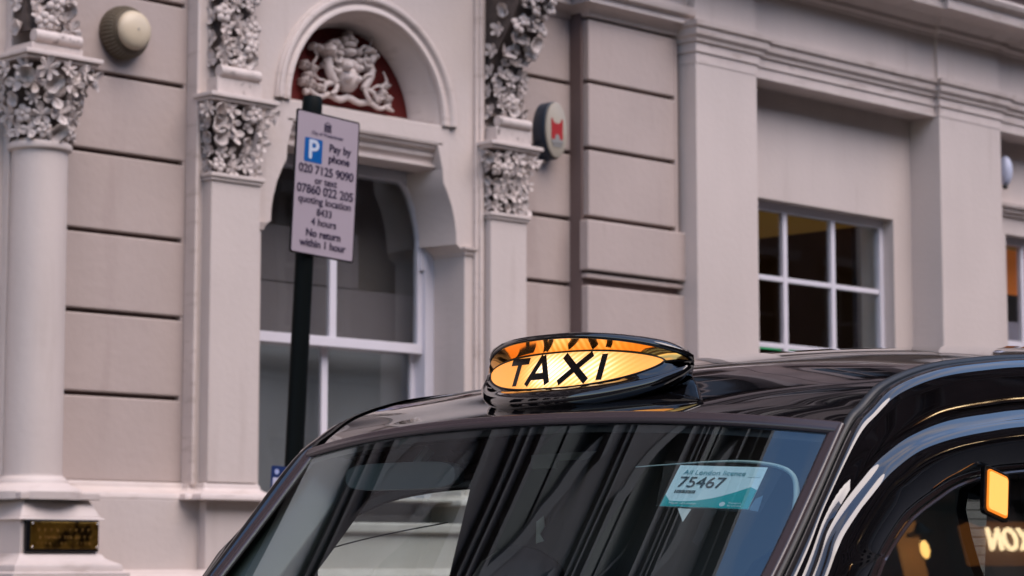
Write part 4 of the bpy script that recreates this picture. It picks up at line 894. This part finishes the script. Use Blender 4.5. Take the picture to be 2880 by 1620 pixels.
def letter(strokes, y0, w, h, z0):
    bb = MB()
    for (a0, a1), (b0, b1) in strokes:
        d = Vector(((b0 - a0) * w, (b1 - a1) * h)); dn = d.normalized(); pn = Vector((-dn.y, dn.x)) * .0064; rows = []
        for i in range(5):
            p = Vector((a0 * w, a1 * h)) + d * i / 4
            rows.append([(lx(y0 + w / 2 - q.x, z0 + q.y) - dd, y0 + w / 2 - q.x, z0 + q.y) for q, dd in ((p - pn, .0012), (p + pn, .0012))])
        bb.grid(rows)
    return bb
for ch, y0, w_, h_, z0 in (('T', .118, .050, .046, 1.8170), ('A', .054, .058, .051, 1.8165), ('X', -.036, .066, .051, 1.8165), ('I', -.096, .01, .048, 1.8175)):
    st_ = {'T': [((-.05, 1), (1.05, 1)), ((.5, 1), (.5, 0))], 'A': [((.0, 0), (.5, 1.05)), ((.5, 1.05), (1, 0)), ((.2, .3), (.8, .3))], 'X': [((0, 0), (1, 1)), ((0, 1), (1, 0))], 'I': [((.5, 0), (.5, 1))]}[ch]
    tobj(letter(st_, y0, w_, h_, z0), 'letter', M['black'], ln)

# --- lit amber lamp on the side glass
b = MB(); b.plate(rrect(-.044, .044, -.046, .046, .010), [], -.004, .004); lo_ = b.obj('side_lamp', M['black'], T_, bevel=.002); lo_.location = (3.433 - 3.0, -.717, 1.610); lo_.rotation_euler = (R(-6), R(14), 0); lo_.scale = (.86, 1, .90)
b = MB(); b.plate(rrect(-.035, .035, -.040, .040, .008), [], .003, .0065); b.obj('lamp_rim', mat('lamp_rim', (.6, .2, .02), .3, emit=(1, .24, .02), estr=.9 * EM), lo_)
b = MB(); b.plate(rrect(-.031, .031, -.036, .036, .006), [], .006, .008); o = b.obj('lamp_lens', M['lamp'], lo_, bevel=.002)

# ================================================================== licence card hanging inside the windscreen
def scr_pt(y, z, back=.006):
    """a point just behind the screen"""
    lo2, hi = 0.0, 1.0
    for _ in range(40):
        m_ = (lo2 + hi) / 2; e = E0[int(round(m_ * 80))]; u = y / e[1]; zz = ws(u, m_)[2]
        if zz > z: lo2 = m_
        else: hi = m_
    p = ws(y / E0[int(round(lo2 * 80))][1], lo2); return Vector((p[0] + back, y, z))
A0 = scr_pt(-.475, 1.655) ; 
K = thing('licence_card', 'pale blue taxi licence card numbered 75467 in a clear pouch behind the windscreen', 'licence card')
tl, tr_, br, bl = scr_pt(-.399, 1.655, .008), scr_pt(-.552, 1.652, .008), scr_pt(-.567, 1.580, .008), scr_pt(-.412, 1.587, .008)
org = bl; ux = (br - bl).normalized(); uz = (tl - bl); uz = (uz - ux * uz.dot(ux)).normalized(); un = ux.cross(uz)
mtx = Matrix((( ux.x, uz.x, un.x, 0), (ux.y, uz.y, un.y, 0), (ux.z, uz.z, un.z, 0), (0, 0, 0, 1)))
K.matrix_world = Matrix.Translation((org.x, org.y + YC, org.z)) @ mtx
CW, CH = (br - bl).length, (tl - bl).length
def flat(name, pts, m, h, parent=K, th=.0004):
    n_ = len(pts); bb = MB(); bb.add([(x, y, h) for x, y in pts] + [(x, y, h - th) for x, y in pts], [tuple(range(n_)), tuple(range(2 * n_ - 1, n_ - 1, -1))] + [(i, (i + 1) % n_, n_ + (i + 1) % n_, n_ + i) for i in range(n_)]); return bb.obj(name, m, parent)
cp = flat('card', [(0, 0), (CW, 0), (CW, CH), (0, CH)], M['card'], 0, th=.001)
wave = [(0, 0), (CW, 0), (CW, .042)] + [(CW * (1 - t), .042 * (1 - t) ** 1.5 * 1.0 + .010 * (1 - math.sin(math.pi * t)) * (t > .0) + .004) for t in np.linspace(.08, .92, 14)] + [(0, .026)]
flat('teal_band', wave, M['teal'], .0006, cp)
def ktx(body, size, x, y, m, bold=0, **k):
    return text('lettering', body, size, m, cp, (x, y, .0012), rot=(0, 0, 0), bold=bold, ext=.0002, align='LEFT', **k)
ktx('All London licence', .0150, .014, CH - .017, M['cardink2'], 0); ktx('75467', .034, .012, CH - .040, M['cardink'], .0003)
b = MB(); rnd = random.Random(2); x = .014
while x < .05: w_ = rnd.uniform(.0008, .002); b.box(x, x + w_, CH - .064, CH - .057, .0006, .0010); x += w_ + rnd.uniform(.0006, .0014)
b.obj('barcode', M['cardink'], cp)
ktx('Mayor of London', .0070, .014, .007, M['card']); 
b = MB(); b.lathe([(.005, .0006), (.005, .0010)], .110, .0085, 20, 'z'); b.obj('roundel', mat('white_print', (.85, .9, .9), .4), cp)
ktx('Transport', .0055, .120, .011, M['card']); ktx('for London', .0055, .120, .005, M['card'])
flat('corner_patch', [(CW - .026, CH - .024), (CW - .004, CH - .024), (CW - .004, CH - .004), (CW - .026, CH - .004)], mat('patch', (.75, .88, .88), .4), .0008, cp)
flat('pouch', [(-.004, -.004), (CW + .026, -.010), (CW + .033, CH + .004), (-.03, CH + .006)], M['pouch'], .0030)
flat('pouch_fold', [(CW + .002, -.002), (CW + .02, -.006), (CW + .016, .03), (CW + .006, .022)], mat('fold', (.10, .16, .22), .3), .0016)
flat('pouch_tab', [(.035, -.004), (.060, -.005), (.056, -.034)], mat('tab', (.55, .58, .58), .5), .0012)
flat('pouch_tab', [(.085, -.006), (.107, -.007), (.104, -.085), (.090, -.075)], M['pouch'], .0012)

# lit sign and lantern across the street, mirrored in the side glass
SG = thing('shop_sign', 'lit shop sign across the street mirrored backwards in the side glass', 'sign', (16.07, -16.2, 3.77))
b = MB(); b.box(-.42, .42, -.15, 0, -.16, .16); b.obj('board', mat('sign_board', (.10, .04, .015), .5, emit=(1, .35, .08), estr=.6 * EM), SG, bevel=.01)
lm = emit_mat('lit_letter', (1, .75, .42), 13 * EM)
for ch, dx in (('X', .21), ('O', 0), ('N', -.21)): text('letter', ch, .25, lm, SG, (dx, .02, 0), rot=(R(90), 0, R(180)), bold=.006, ext=.01)
LN = thing('wall_lantern', 'warm lit wall lantern across the street mirrored low in the side glass', 'lantern', (14.94, -16.32, 3.70))
b = MB(); b.ball((0, .12, 0), (.035, .035, .07), 14); b.obj('lamp', emit_mat('lantern_glow', (1, .55, .15), 16 * EM), LN, smooth='all')
b = MB(); b.box(-.02, .02, -.25, .12, .12, .15); b.lathe([(.09, .11), (.02, .20)], 0, .12, 16); b.obj('bracket', M['black'], LN)
b = MB(); b.box(-.14, .14, -.02, .0, -.4, .25); b.obj('backplate', mat('lantern_plate', (.25, .12, .04), .5, emit=(1, .4, .1), estr=1.2 * EM), LN)
